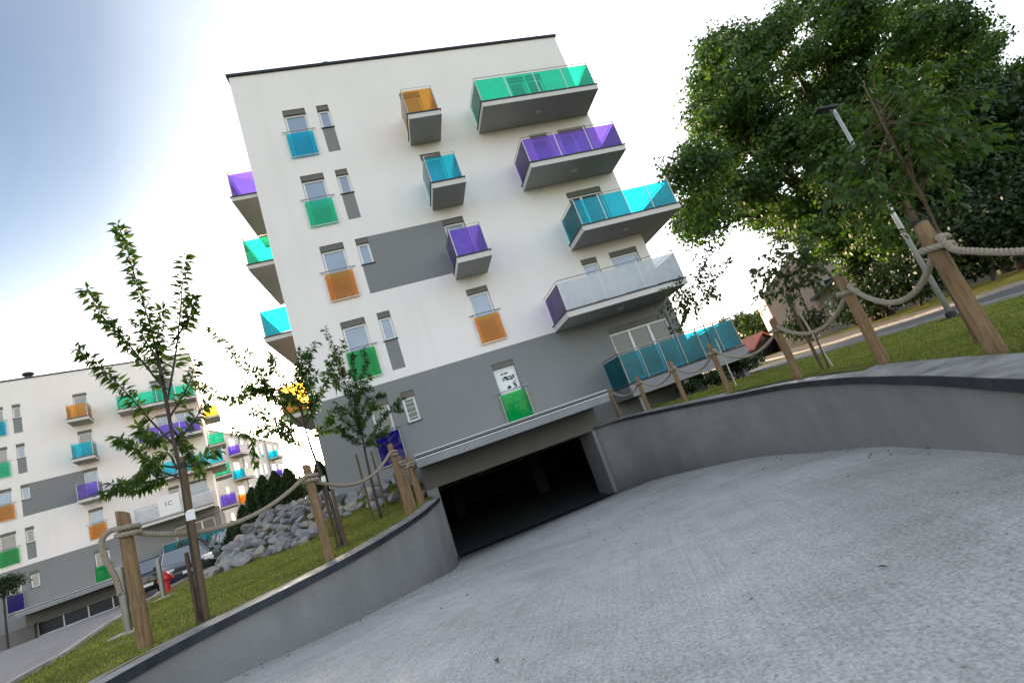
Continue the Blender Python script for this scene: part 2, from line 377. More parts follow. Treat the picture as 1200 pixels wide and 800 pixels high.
def side_balcony(root, xw, sgn, y0, y1, fl, depth, col):
    s = MB(); xa, xb = sorted((xw + sgn * .003, xw + sgn * depth)); s.box(xa, xb, y0, y1, fl - .2, fl - .045)
    b = s.build('balcony', [M['fascia'], M['soffit']], root)
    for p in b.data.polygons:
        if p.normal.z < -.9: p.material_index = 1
    t = MB(); t.box(min(xa, xb - sgn * .0) - (.03 if sgn < 0 else 0), xb + (.03 if sgn > 0 else 0), y0 - .03, y1 + .03, fl - .044, fl - .004); t.build('edge_trim', M['dark'], b)
    xo = xw + sgn * (depth - .04)
    for a, c, dx in ((xo, xo, 1), (xw + sgn * .06, xo, 0), (xw + sgn * .06, xo, 2)):
        g = MB()
        if dx == 1: g.box(xo - .006, xo + .006, y0 + .06, y1 - .06, fl + .03, fl + .98)
        else:
            yy = y0 + .04 if dx == 0 else y1 - .04; g.box(min(a, c) + .02, max(a, c) - .02, yy - .006, yy + .006, fl + .03, fl + .98)
        g.build('glass_panel', M['g_' + col], b)
    h = MB(); zr = fl + 1.08; h.tube([(xw + sgn * .004, y0 + .04, zr), (xo, y0 + .04, zr), (xo, y1 - .04, zr), (xw + sgn * .004, y1 - .04, zr)], .016, 8)
    for yy in (y0 + .04, y1 - .04): h.tube([(xo, yy, fl - .004), (xo, yy, zr)], .014, 6)
    h.build('handrail', M['rail'], b)
    f = MB(); ym = (y0 + y1) / 2; xs = sorted((xw + sgn * .004, xw + sgn * .05)); f.box(*xs, ym - .9, ym + .9, fl, fl + 2.1); d = f.build('door', M['frame'], root)
    for q in (-1, 1):
        f = MB(); xs = sorted((xw + sgn * .051, xw + sgn * .056)); f.box(*xs, ym + q * .45 - .38, ym + q * .45 + .38, fl + .08, fl + 2.02); f.build('pane', M['pane'], d)
X0, X1, ZT = -3.0, 10.5, 15.6; DEPTH = 14.0
A_, B_, C_ = (-1.48, -.67), (-.25, .19), (2.96, 3.76)
holes = []; wins = []
for k in range(5):
    f = k * FH
    xa = A_ if k else (-1.3, -.67)
    holes.append((*xa, f + .08, f + 2.2)); wins.append((*xa, f + .08, f + 2.2, (), 'pane' if k else 'pane_blind', None))
    holes.append((*B_, f + 1.16, f + 2.2)); wins.append((*B_, f + 1.16, f + 2.2, (), 'pane' if k else 'pane_dark', None if k else 5))
    holes.append((*C_, f + .08, f + 2.2)); wins.append((*C_, f + .08, f + 2.2, (), 'pane' if k else 'paper', None))
D = {4: [(7.56, 8.3, ()), (8.36, 9.1, ())], 3: [(7.55, 8.32, ()), (8.82, 10.12, (9.47,))], 2: [(8.09, 9.63, (8.7,))], 1: [(7.58, 8.26, ()), (8.82, 10.06, ())], 0: [(7.56, 10.1, (8.4, 9.25))]}
for k, L in D.items():
    for a, b, mu in L:
        holes.append((a, b, k * FH + .08, k * FH + 2.2)); wins.append((a, b, k * FH + .08, k * FH + 2.2, mu, 'pane_dark' if k in (0, 2, 4) else 'pane', None))
GAR = (0.0, 5.1, -3.4, -.36); holes.append(GAR)
def facade_mat(x, z):
    if z < 2.68: return 1
    if -.245 < x < 2.96 and 5.85 < z < 8.0: return 1
    if B_[0] < x < B_[1] and any(k * FH + .1 < z < k * FH + 1.16 for k in (1, 3, 4)): return 1
    return 0
def facade(mb):
    xs = {X0, X1, -.25, 2.96, .19}; zs = {-3.4, ZT, 2.68, 5.85, 8.0}
    for h in holes: xs |= {h[0], h[1]}; zs |= {h[2], h[3]}
    for k in (1, 3, 4): zs |= {k * FH + .1, k * FH + 1.16}
    xs = sorted(xs); zs = sorted(zs)
    for a, b in zip(xs, xs[1:]):
        for c, d in zip(zs, zs[1:]):
            cx, cz = (a + b) / 2, (c + d) / 2
            if any(h[0] < cx < h[1] and h[2] < cz < h[3] for h in holes): continue
            mb.quad((a, 0, c), (b, 0, c), (b, 0, d), (a, 0, d), facade_mat(cx, cz))
    for h in holes[:-1]:
        a, b, c, d = h; r = .18; mi = facade_mat(a - .01, (c + d) / 2)
        mb.quad((a, 0, c), (a, r, c), (b, r, c), (b, 0, c), mi); mb.quad((a, 0, d), (b, 0, d), (b, r, d), (a, r, d), mi)
        mb.quad((a, 0, c), (a, 0, d), (a, r, d), (a, r, c), mi); mb.quad((b, 0, c), (b, r, c), (b, r, d), (b, 0, d), mi)
        mb.quad((a, r, c), (b, r, c), (b, r, d), (a, r, d), mi)
    for x, sg in ((X0, -1), (X1, 1)):
        for z0, z1, mi in ((-3.4, 2.68, 1), (2.68, ZT, 0)):
            q = [(x, 0, z0), (x, DEPTH, z0), (x, DEPTH, z1), (x, 0, z1)]; mb.quad(*(q if sg > 0 else q[::-1]), mi)
    mb.quad((X1, DEPTH, -3.4), (X0, DEPTH, -3.4), (X0, DEPTH, ZT), (X1, DEPTH, ZT), 0)
    mb.quad((X0, 0, ZT), (X1, 0, ZT), (X1, DEPTH, ZT), (X0, DEPTH, ZT), 0)
def make_building():
    root = empty('apartment_building', (0, 0, 0))
    w = MB(); facade(w); w.build('wall', [M['white'], M['grey']], root)
    r = MB(); e = .07
    r.box(X0 - e, X1 + e, -e, DEPTH + e, ZT + .003, ZT + .10); r.build('roof_edge', M['dark'], root)
    for a, b, c, d, mu, pane, mt in wins: window(root, a, b, c, d, mu, pane, True, c - int(c / FH) * FH > 1, mt)
    for k, c in ((4, 'cyan'), (3, 'green'), (2, 'orange'), (1, 'deepgreen')): juliet(root, *A_, k * FH + .08, c)
    juliet(root, -1.3, -.67, .08, 'navy')
    juliet(root, *C_, FH + .08, 'orange'); juliet(root, *C_, .08, 'deepgreen')
    for k, c in ((4, 'orange'), (3, 'cyan'), (2, 'purple')): balcony(root, 2.75, 3.96, k * FH, 1.42, c, 1)
    balcony(root, 5.55, 10.42, 4 * FH, 1.45, 'green', 4)
    balcony(root, 6.45, 10.42, 3 * FH, 1.48, 'purple', 3)
    balcony(root, 7.40, 11.5, 2 * FH, 1.55, 'cyan', 4, wrap=3.2)
    balcony(root, 5.60, 10.3, FH, 1.72, 'purple', 3, front='frost')
    for k, c in ((4, 'purple'), (3, 'green'), (2, 'cyan'), (1, 'orange')): side_balcony(root, X0, -1, 1.4, 5.2, k * FH, 1.2, c)
    # terrace slab above the garage, portal beam and jambs
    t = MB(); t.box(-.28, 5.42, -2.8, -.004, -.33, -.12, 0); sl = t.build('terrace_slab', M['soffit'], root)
    for z0, z1, y, k_ in ((-.119, -.098, -2.84, 'frame'), (-.096, -.058, -2.80, 'dark'), (-.056, -.034, -2.84, 'zinc'), (-.032, -.012, -2.80, 'dark'), (-.010, .012, -2.85, 'frame')):
        q = MB(); q.box(-.30, 5.44, y, -.004, z0, z1); q.build('metal_profile', M[k_], sl)
    q = MB(); q.box(-.29, 5.43, -2.82, -2.803, -.33, -.122); q.build('fascia', M['zinc'], sl)
    p = MB(); p.box(-.27, 5.40, -1.4, -.006, -1.0, -.333); p.build('portal_beam', M['beam'], root)
    for a, b in ((-.27, .06), (5.07, 5.40)):
        p = MB(); p.box(a, b, -1.398, -.006, -3.5, -1.003); p.build('portal_jamb', M['wallgrey'], root)
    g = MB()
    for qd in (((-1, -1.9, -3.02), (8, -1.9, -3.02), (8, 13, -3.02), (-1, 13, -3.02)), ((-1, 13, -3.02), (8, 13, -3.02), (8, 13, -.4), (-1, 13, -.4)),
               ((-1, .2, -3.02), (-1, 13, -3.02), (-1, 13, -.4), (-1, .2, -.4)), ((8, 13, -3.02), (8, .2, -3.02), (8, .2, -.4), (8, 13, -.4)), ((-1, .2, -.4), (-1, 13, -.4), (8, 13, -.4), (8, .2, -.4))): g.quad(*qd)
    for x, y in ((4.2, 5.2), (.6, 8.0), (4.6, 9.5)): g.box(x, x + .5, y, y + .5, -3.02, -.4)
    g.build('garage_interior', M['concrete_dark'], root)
    # ground-floor terrace with blue glass at the right-hand corner
    a, b = 6.82, 11.5
    t = MB(); t.box(a, b, -1.5, -.004, -.45, -.045); t.box(10.503, b, -.003, 3.4, -.45, -.045)
    for i in range(3): t.box(a - .01, b + .012, -1.515, -1.501, -.44 + i * .13, -.34 + i * .13)
    tb = t.build('balcony', M['zinc'], root)
    q = MB(); q.box(a - .03, b + .03, -1.53, -.004, -.044, -.004); q.box(10.503, b + .03, -.003, 3.43, -.044, -.004); q.build('edge_trim', M['dark'], tb)
    n = 6; w_ = (b - a - .1) / n
    for i in range(n):
        x = a + .05 + i * w_; q = MB(); q.box(x + .03, x + w_ - .03, -1.466, -1.454, .03, .98); q.build('glass_panel', M['g_blue'], tb)
    for x, e_ in ((a + .04, -.06), (b - .04, 3.3)):
        q = MB(); q.box(x - .006, x + .006, -1.43, e_, .03, .98); q.build('glass_panel', M['g_blue'], tb)
    q = MB(); q.tube([(a + .04, -.004, 1.06), (a + .04, -1.46, 1.06), (b - .04, -1.46, 1.06), (b - .04, 3.3, 1.06)], .022, 8); q.build('handrail', M['rail'], tb)
    for i in range(n + 1):
        x = a + .05 + i * w_; q = MB(); q.box(x - .016, x + .016, -1.48, -1.44, -.004, 1.04); q.build('post', M['steel'], tb)
    q = MB()
    for x in (a + .4, 9.0, b - .15): q.box(x - .1, x + .1, -1.2, -1.0, -1.6, -.452)
    q.build('support', M['zinc'], root)
    c = MB()
    c.lathe([(.22, 0), (.22, .35), (.34, .4), (.34, .55), (.2, .62)], 12, (.6, .75, ZT + .1)); c.build('vent_cowl', M['dark'], root)
    return root
main = make_building()
tag(main, 'white and grey five storey block with coloured glass balconies above the open garage mouth', 'building', 'apartment blocks of one design')
index_kids()
second = copy_tree(main)
second.location = (-26.27, 22.78, -.19); second.rotation_euler = (0, 0, 0.34873)
tag(second, 'smaller looking white and grey block at the left edge, garage closed by a gate', 'building')
# irregular dark blots on the main building's papered French window
rr = random.Random(5)
pw = [w for w in bpy.data.objects if w.name.startswith('window') and w.parent == main and any(abs(v.co.x - 2.97) < .01 and v.co.z < .2 and v.co.z > .05 for v in w.data.vertices)][0]
for cx, cz, w_, h_, n in ((3.33, 1.80, .13, .025, 12), (3.42, 1.61, .2, .075, 60), (3.58, 1.34, .05, .11, 22), (3.36, 1.30, .06, .05, 18)):
    st = MB()
    for i in range(n):
        x, z = cx + rr.uniform(-w_, w_), cz + rr.uniform(-h_, h_); r0 = rr.uniform(.018, .036); a0 = rr.uniform(0, 6)
        st.prism([(x + r0 * (1 + .5 * math.sin(3 * q)) * math.cos(a0 + q * 1.05), z + r0 * .6 * math.sin(a0 + q * 1.05)) for q in range(6)], .1262, .1285 + i * .00002, 0, 'y')
    st.build('dark_blot', M['ink'], pw)
rb = random.Random(4)
for w_ in second.children:
    if w_.name.startswith('window'):
        for p_ in w_.children:
            if p_.name.startswith('pane') and rb.random() < .4: p_.material_slots[0].link = 'OBJECT'; p_.material_slots[0].material = M['pane_blind']
# second building only: garage gate, balconies on its right-hand side, white banner with 1C
gt = MB()
for x in (.1, 1.3, 2.5, 3.75, 5.0): gt.box(x - .03, x + .03, -.9, -.86, -2.9, -1.0)
for z in (-2.55, -1.85, -1.05): gt.box(.07, 5.03, -.9, -.86, z - .03, z + .03)
gg = gt.build('garage_gate', M['frame'], second)
gp = MB(); gp.box(.07, 5.03, -.85, -.84, -2.95, -1.0); gp.build('gate_panel', M['dark'], gg)
for k, c, y0 in ((4, 'orange', 7.2), (3, 'green', 6.4), (2, 'green', 7), (1, 'purple', 6.5)): side_balcony(second, X1, 1, y0, y0 + 3, k * FH, 1.3, c)
bn = MB(); bn.box(7.0, 8.3, -1.715, -1.708, FH + .1, FH + 1.5); bo = bn.build('banner', M['tag'], second)
tc = bpy.data.curves.new('writing', 'FONT'); tc.body = '1C'; tc.size = .42; tc.extrude = .002; tc.materials.append(M['ink'])
to = bpy.data.objects.new('writing_source', tc); COL.objects.link(to); bpy.context.view_layer.update()
tm = bpy.data.meshes.new_from_object(to.evaluated_get(bpy.context.evaluated_depsgraph_get())); bpy.data.objects.remove(to)
tw = bpy.data.objects.new('writing', tm); COL.objects.link(tw); tw.parent = bo; tw.rotation_euler = (R_(90), 0, 0); tw.location = (7.35, -1.719, FH + .75)
# ================================================================= TERRAIN
def sstep(a, b, x):
    t = np.clip((x - a) / (b - a), 0, 1); return t * t * (3 - 2 * t)
kerbL = [(-4.0, -15), (-4.75, -10.3), (-5.07, -8.26), (-5.42, -7.1), (-6.73, -3.63), (-7.6, -.8), (-8.6, 2.2), (-9.3, 6), (-9.9, 11), (-12, 18), (-15, 22.5)]
KX = [k[0] for k in kerbL]; KY = [k[1] for k in kerbL]
def gz(x, y):
    x = np.asarray(x, float); y = np.asarray(y, float)
    z = -1.195 + 0 * x
    right = sstep(2, 6, x); z = z + right * (.115 + .08 * sstep(-7, -2, y) * (1 - sstep(8, 11, x)))
    z = z + right * .25 * sstep(16.5, 19, x)
    d = (x + 5) * -.58 + (y + 6) * .81
    path = np.clip(d, 0, 34) * .016 + .06 + .018 * np.clip(d - 18, 0, 20)
    xk = np.interp(y, KY, KX); lf = sstep(0, -.5, x - xk)
    bank = sstep(-1.3, 4.2, y - .0 * x) * 1.12 * (1 - sstep(-4.6, -7.0, x + .27 * (y + 1))) * (1 - sstep(-.6, .2, x))
    bank = np.maximum(bank, .8 * sstep(-2.3, -.1, y) * sstep(-3.6, -2.8, x) * (1 - sstep(-1.0, -.3, x)))
    z = z - lf * path * (1 - sstep(0, .4, bank)) + bank
    z = z + .012 * np.sin(x * 2.3 + 1) * np.sin(y * 2.9) * sstep(.5, 2, np.abs(x) - 1)
    far = np.hypot(x, y); z = z + sstep(70, 300, far) * 1.0
    return z
WR = [(5.15, -1.38, -.92), (5.75, -1.75, -.93), (6.12, -2.55, -.96), (6.33, -4.1, -1.02), (6.4, -5.6, -1.07), (6.3, -6.9, -1.1), (5.9, -8.7, -1.1), (5.1, -10.5, -1.1), (4.36, -11.74, -1.1), (3.79, -12.6, -1.1), (3.2, -13.4, -1.1), (2.6, -14.3, -1.09), (2.2, -15.6, -1.05), (1.9, -17.5, -1.0), (1.8, -21, -.95)]
WL = [(0.0, -2.9, -1.2), (-.2, -4.4, -1.2), (-.46, -5.91, -1.2), (-.95, -7.54, -1.2), (-1.41, -8.57, -1.2), (-1.9, -9.25, -1.2), (-2.34, -9.74, -1.2), (-2.64, -10.18, -1.2), (-2.88, -10.8, -1.2), (-3.05, -12, -1.18), (-3.15, -14, -1.1), (-3.2, -17, -1.0), (-3.2, -21, -.95)]
anch = np.array([(5.1, -1.4, -2.97), (0, -1.4, -2.97), (0, -2.85, -2.9), (6.15, -2.6, -2.86), (6.35, -4.2, -2.7), (6.3, -6.9, -2.42), (5.9, -8.8, -2.27), (5.1, -10.5, -2.0), (4.36, -11.74, -1.83), (3.79, -12.6, -1.7), (3.2, -13.4, -1.57),
    (-.46, -5.91, -2.4), (-.95, -7.54, -2.12), (-1.41, -8.57, -1.97), (-1.9, -9.25, -1.85), (-2.34, -9.7, -1.76), (-2.88, -10.8, -1.6), (-3.15, -14, -1.3), (-3.2, -21, -.97), (1.9, -17.5, -1.15), (1.8, -21, -.97), (0, -15.4, -1.42), (2.5, -6, -2.5)])
def rbf_fit(p):
    X, Z = p[:, :2], p[:, 2]; d = np.linalg.norm(X[:, None] - X[None], axis=2); K = d ** 2 * np.log(d + 1e-9) + np.eye(len(p)) * .6
    Pm = np.c_[np.ones(len(p)), X]; A = np.block([[K, Pm], [Pm.T, np.zeros((3, 3))]]); s = np.linalg.solve(A, np.r_[Z, 0, 0, 0]); return X, s
RXY, RS = rbf_fit(anch)
def rz(x, y):
    q = np.stack([np.asarray(x, float), np.asarray(y, float)], -1); d = np.linalg.norm(q[..., None, :] - RXY, axis=-1)
    return (d ** 2 * np.log(d + 1e-9)) @ RS[:-3] + RS[-3] + q @ RS[-2:]
cr = np.array(spline(WR, 6)); cl = np.array(spline([(0.02, -1.4, -1.2)] + WL, 6))
def offset(c, d):
    t = np.gradient(c[:, :2], axis=0); t /= np.linalg.norm(t, axis=1, keepdims=True); n = np.stack([-t[:, 1], t[:, 0]], 1); o = c.copy(); o[:, :2] += n * d; return o
def arc(c, n):
    s = np.concatenate([[0], np.cumsum(np.linalg.norm(np.diff(c[:, :2], axis=0), axis=1))]); t = np.linspace(0, s[-1], n); return np.stack([np.interp(t, s, c[:, i]) for i in range(3)], 1)
# ramp surface between the two walls
ns, nt_ = 160, 56
a_, b_ = arc(cl, ns), arc(cr, ns); V = []
for i in range(ns):
    for j in range(nt_):
        t = j / (nt_ - 1); t2 = -.03 + t * 1.06; V.append(tuple(a_[i, :2] * (1 - t2) + b_[i, :2] * t2))
V = np.array(V); zz = rz(V[:, 0], V[:, 1]); zz = np.maximum(zz, -2.99)
V3 = np.c_[V, zz]; I = np.arange(ns * nt_).reshape(ns, nt_)
Fq = np.stack([I[:-1, :-1], I[:-1, 1:], I[1:, 1:], I[1:, :-1]], -1).reshape(-1, 4)
# concrete: broomed along the drive, speckled, stained along its sides
m, nt, b = nmat('broomed_concrete'); uv = coord(nt, 'UV')
mp = N(nt, 'ShaderNodeMapping'); mp.inputs['Scale'].default_value = (330, 5, 1); nt.links.new(uv, mp.inputs['Vector'])
oc = coord(nt); br = noise(nt, 1.0, 4, .7, mp.outputs[0], .1)
mp2 = N(nt, 'ShaderNodeMapping'); mp2.inputs['Scale'].default_value = (26, 2.2, 1); nt.links.new(uv, mp2.inputs['Vector'])
tr_ = noise(nt, 1.0, 5, .6, mp2.outputs[0], .25)
big = noise(nt, .55, 6, .62, oc, .4); fine = noise(nt, 55, 3, .75, oc); mid = noise(nt, 4.5, 6, .7, oc)
c = ramp(nt, big, [(.3, (.43, .42, .40)), (.5, (.56, .55, .53)), (.7, (.66, .65, .625))])
c = mixc(nt, c, ramp(nt, tr_, [(.3, (.86, .86, .87)), (.6, (1, 1, 1))]), .5, 'MULTIPLY')
c = mixc(nt, c, ramp(nt, br, [(.3, (.74, .74, .74)), (.55, (1, 1, 1))]), .65, 'MULTIPLY')
c = mixc(nt, c, ramp(nt, mid, [(.3, (.8, .8, .79)), (.55, (1, 1, 1))]), .8, 'MULTIPLY')
vo = N(nt, 'ShaderNodeTexVoronoi'); vo.inputs['Scale'].default_value = 26; nt.links.new(oc, vo.inputs['Vector'])
c = mixc(nt, c, ramp(nt, vo.outputs['Distance'], [(.06, (.35, .34, .33)), (.17, (1, 1, 1))]), ramp(nt, noise(nt, 2.2, 4, .6, oc), [(.4, (.2, .2, .2)), (.65, (1, 1, 1))]), 'MULTIPLY')
c = mixc(nt, c, ramp(nt, fine, [(.3, (.5, .5, .5)), (.62, (1.12, 1.12, 1.12))]), .85, 'MULTIPLY')
for sc_, th, fs in ((95, .17, 3.1), (48, .12, 1.3)):
    v2 = N(nt, 'ShaderNodeTexVoronoi'); v2.inputs['Scale'].default_value = sc_; v2.inputs['Randomness'].default_value = 1; nt.links.new(oc, v2.inputs['Vector'])
    c = mixc(nt, c, ramp(nt, v2.outputs['Distance'], [(th * .5, (.3, .29, .28)), (th * 1.3, (1, 1, 1))]), ramp(nt, noise(nt, fs, 5, .7, oc), [(.40, (0, 0, 0)), (.62, (1, 1, 1))]), 'MULTIPLY')
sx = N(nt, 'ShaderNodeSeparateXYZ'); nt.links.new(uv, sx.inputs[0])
e1 = N(nt, 'ShaderNodeMath'); e1.operation = 'PINGPONG'; e1.inputs[1].default_value = .5; nt.links.new(sx.outputs[0], e1.inputs[0])
e2 = N(nt, 'ShaderNodeMath'); e2.operation = 'MULTIPLY_ADD'; nt.links.new(noise(nt, 5.5, 6, .75, oc), e2.inputs[0]); e2.inputs[1].default_value = -.07; e3 = N(nt, 'ShaderNodeMath'); e3.operation = 'ADD'; e3.inputs[1].default_value = .029; nt.links.new(e1.outputs[0], e3.inputs[0]); nt.links.new(e3.outputs[0], e2.inputs[2])
c = mixc(nt, c, ramp(nt, e2.outputs[0], [(.0, (.28, .26, .23)), (.010, (1, 1, 1))]), .9, 'MULTIPLY')
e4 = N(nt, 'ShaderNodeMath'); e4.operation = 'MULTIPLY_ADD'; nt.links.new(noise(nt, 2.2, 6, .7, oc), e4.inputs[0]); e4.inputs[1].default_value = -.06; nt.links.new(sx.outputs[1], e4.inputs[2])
c = mixc(nt, c, ramp(nt, e4.outputs[0], [(.0, (.3, .29, .27)), (.045, (1, 1, 1))]), .9, 'MULTIPLY')  # shade of the garage mouth painted into the concrete colour
nt.links.new(c, b.inputs['Base Color']); b.inputs['Roughness'].default_value = .82; b.inputs['Specular IOR Level'].default_value = .3
ad = N(nt, 'ShaderNodeMath'); ad.operation = 'ADD'; nt.links.new(br, ad.inputs[0]); nt.links.new(fine, ad.inputs[1]); bump(nt, b, ad.outputs[0], .6, .008)
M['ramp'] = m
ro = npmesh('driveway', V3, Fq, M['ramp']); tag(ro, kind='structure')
ro.data.polygons.foreach_set('use_smooth', [True] * len(Fq))
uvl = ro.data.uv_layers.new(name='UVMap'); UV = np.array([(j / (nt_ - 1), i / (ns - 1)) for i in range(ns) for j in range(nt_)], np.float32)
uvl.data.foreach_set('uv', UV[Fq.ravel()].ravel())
# retaining walls: rendered face, stone coping with dark metal drip edge
m, nt, b = nmat('coping_stone'); v = coord(nt)
c = ramp(nt, noise(nt, 3, 6, .7, v), [(.3, (.10, .10, .10)), (.5, (.24, .235, .23)), (.7, (.36, .35, .34))])
nt.links.new(c, b.inputs['Base Color']); nt.links.new(ramp(nt, noise(nt, 2, 4, .6, v), [(.4, (.42, .42, .42)), (.6, (.8, .8, .8))]), b.inputs['Roughness']); bump(nt, b, noise(nt, 40, 3, .7, v), .3, .004); M['coping'] = m
m, nt, b = nmat('drip_edge_metal'); v = coord(nt)
nt.links.new(ramp(nt, noise(nt, 4, 5, .7, v), [(.35, (.018, .024, .032)), (.7, (.05, .06, .075))]), b.inputs['Base Color']); b.inputs['Roughness'].default_value = .45; b.inputs['Metallic'].default_value = .3; M['drip'] = m
m, nt, b = nmat('retaining_wall_render'); v = coord(nt)
c = ramp(nt, noise(nt, 1.2, 6, .65, v), [(.3, (.18, .177, .17)), (.7, (.245, .24, .232))])
c = mixc(nt, c, ramp(nt, noise(nt, 1, 5, .65, coord(nt, 'Object', (5, 5, .5))), [(.45, (1, 1, 1)), (.8, (.88, .875, .86))]), .7, 'MULTIPLY')
c = mixc(nt, c, ramp(nt, noise(nt, 60, 3, .7, v), [(.3, (.88, .88, .88)), (.7, (1.04, 1.04, 1.04))]), 1, 'MULTIPLY')
nt.links.new(c, b.inputs['Base Color']); b.inputs['Roughness'].default_value = .9; bump(nt, b, noise(nt, 60, 3, .7, v), .35, .005); M['rwall'] = m
def sweep(mb, c, sgn, prof):
    """prof: list of (offset outward, z relative to top or absolute if None) rings along the curve"""
    rings = []
    for off, zf in prof:
        o = offset(c, off * sgn); rings.append([(o[i, 0], o[i, 1], zf(c[i], o[i])) for i in range(len(c))])
    n0 = len(mb.v); k = len(c)
    for r in rings: mb.v += r
    for a in range(len(rings)):
        bq = (a + 1) % len(rings)
        for i in range(k - 1):
            q = (n0 + a * k + i, n0 + a * k + i + 1, n0 + bq * k + i + 1, n0 + bq * k + i)
            mb.f.append(q if sgn > 0 else q[::-1]); mb.m.append(0)
    for e in (0, k - 1):
        mb.f.append(tuple(n0 + a * k + e for a in range(len(rings)))); mb.m.append(0)
def rwall(c, sgn, cw, label):
    c = np.array(c); base = Vector((c[0][0], c[0][1], c[0][2]))
    root = empty('retaining_wall', (0, 0, 0), 0, label, 'retaining wall', 'walls of the garage ramp')
    w = MB(); sweep(w, c, sgn, [(0, lambda c, o: -3.6), (0, lambda c, o: c[2] - .075), (.26, lambda c, o: c[2] - .075), (.26, lambda c, o: -3.6)]); w.build('wall', M['rwall'], root, True)
    w = MB(); sweep(w, c, sgn, [(-.022, lambda c, o: c[2] - .085), (-.022, lambda c, o: c[2] - .004), (.018, lambda c, o: c[2] - .004), (.018, lambda c, o: c[2] - .085)]); w.build('drip_edge', M['drip'], root)
    w = MB(); sweep(w, c, sgn, [(-.016, lambda c, o: c[2] - .07), (-.016, lambda c, o: c[2]), (cw, lambda c, o: c[2] + .012), (cw, lambda c, o: c[2] - .07)]); w.build('coping', M['coping'], root)
    return root
crd = arc(cr, 110); cld = arc(np.array(spline(WL, 6)), 90)
SR = 1.0; SL = -1.0
rwall(crd, SR, .40, 'long curved grey retaining wall right of the ramp, dark edged coping')
rwall(cld, SL, .30, 'low grey retaining wall left of the ramp below the cherry trees')
# ground mesh, cut out under the ramp and the two buildings
ro_o = offset(crd, .2 * SR); lo_o = offset(cld, .2 * SL)
hole = [tuple(p[:2]) for p in lo_o[::2]][::-1] + [(-.1, -.3), (5.3, -.3)] + [tuple(p[:2]) for p in ro_o[::2]]
def rect2(x0, x1, y0, y1, loc=(0, 0), rot=0):
    c, s = math.cos(rot), math.sin(rot); return [(loc[0] + x * c - y * s, loc[1] + x * s + y * c) for x, y in ((x0, y0), (x1, y0), (x1, y1), (x0, y1))]
holes2 = [hole, rect2(-2.9, 10.4, .1, 13.9), rect2(-2.9, 10.4, .1, 13.9, (-26.27, 22.78), .34873)]
gx = np.unique(np.round(np.r_[np.arange(-14, 16, .5), np.arange(-60, 60, 4), np.linspace(-900, 900, 25)], 2)); gy = np.unique(np.round(np.r_[np.arange(-24, 16, .5), np.arange(-60, 80, 4), np.linspace(-900, 900, 25)], 2))
pts = [Vector((x, y)) for x in gx for y in gy]; pts = [p + Vector((rng.uniform(-.02, .02), rng.uniform(-.02, .02))) for p in pts]; edges = []
for h in holes2:
    n0 = len(pts); pts += [Vector(p) for p in h]; edges += [(n0 + i, n0 + (i + 1) % len(h)) for i in range(len(h))]
res = delaunay_2d_cdt(pts, edges, [], 0, 1e-4); gv = np.array([tuple(p) for p in res[0]]); gf = np.array([f for f in res[2] if len(f) == 3])
def inpoly(P, poly):
    poly = np.array(poly); ins = np.zeros(len(P), bool); x, y = P[:, 0], P[:, 1]
    for (x1, y1), (x2, y2) in zip(poly, np.roll(poly, -1, 0)):
        c = ((y1 > y) != (y2 > y)) & (x < (x2 - x1) * (y - y1) / (y2 - y1 + 1e-12) + x1); ins ^= c
    return ins
cen = gv[gf].mean(1); keep = np.ones(len(gf), bool)
for h in holes2: keep &= ~inpoly(cen, h)
m, nt, b = nmat('turf'); v = coord(nt)
c = ramp(nt, noise(nt, 1.1, 6, .65, v), [(.32, (.075, .09, .018)), (.5, (.15, .16, .028)), (.68, (.25, .23, .055))])
c = mixc(nt, c, ramp(nt, noise(nt, 30, 4, .7, v), [(.3, (.5, .5, .5)), (.7, (1.2, 1.2, 1.1))]), .9, 'MULTIPLY')
nt.links.new(c, b.inputs['Base Color']); b.inputs['Roughness'].default_value = .95; b.inputs['Specular IOR Level'].default_value = .1; bump(nt, b, noise(nt, 45, 4, .8, v), 1, .03); M['turf'] = m
go = npmesh('ground', np.c_[gv, gz(gv[:, 0], gv[:, 1])], gf[keep], M['turf']); tag(go, kind='structure'); go.data.polygons.foreach_set('use_smooth', [True] * int(keep.sum()))
def strip(name, L, Rr, mat, n=80, m_=6, dz=.012, kind='structure'):
    a, b = arc(np.c_[np.array(spline([(*p, 0) for p in L], 6))], n), arc(np.array(spline([(*p, 0) for p in Rr], 6)), n)
    V = np.array([a[i, :2] * (1 - j / m_) + b[i, :2] * j / m_ for i in range(n) for j in range(m_ + 1)]); I = np.arange(n * (m_ + 1)).reshape(n, -1)
    F = np.stack([I[:-1, :-1], I[:-1, 1:], I[1:, 1:], I[1:, :-1]], -1).reshape(-1, 4)
    o = npmesh(name, np.c_[V, gz(V[:, 0], V[:, 1]) + dz], F, mat); tag(o, kind=kind); return o
def kerb(name, L, mat, w=.1, h=.06, n=120):
    a = arc(np.array(spline([(*p, 0) for p in L], 6)), n); a[:, 2] = gz(a[:, 0], a[:, 1]) + h; mb = MB()
    sweep(mb, a, 1, [(0, lambda c, o: c[2] - h - .25), (0, lambda c, o: c[2]), (w, lambda c, o: c[2]), (w, lambda c, o: c[2] - h - .25)]); o = mb.build(name, mat); tag(o, kind='structure'); return o
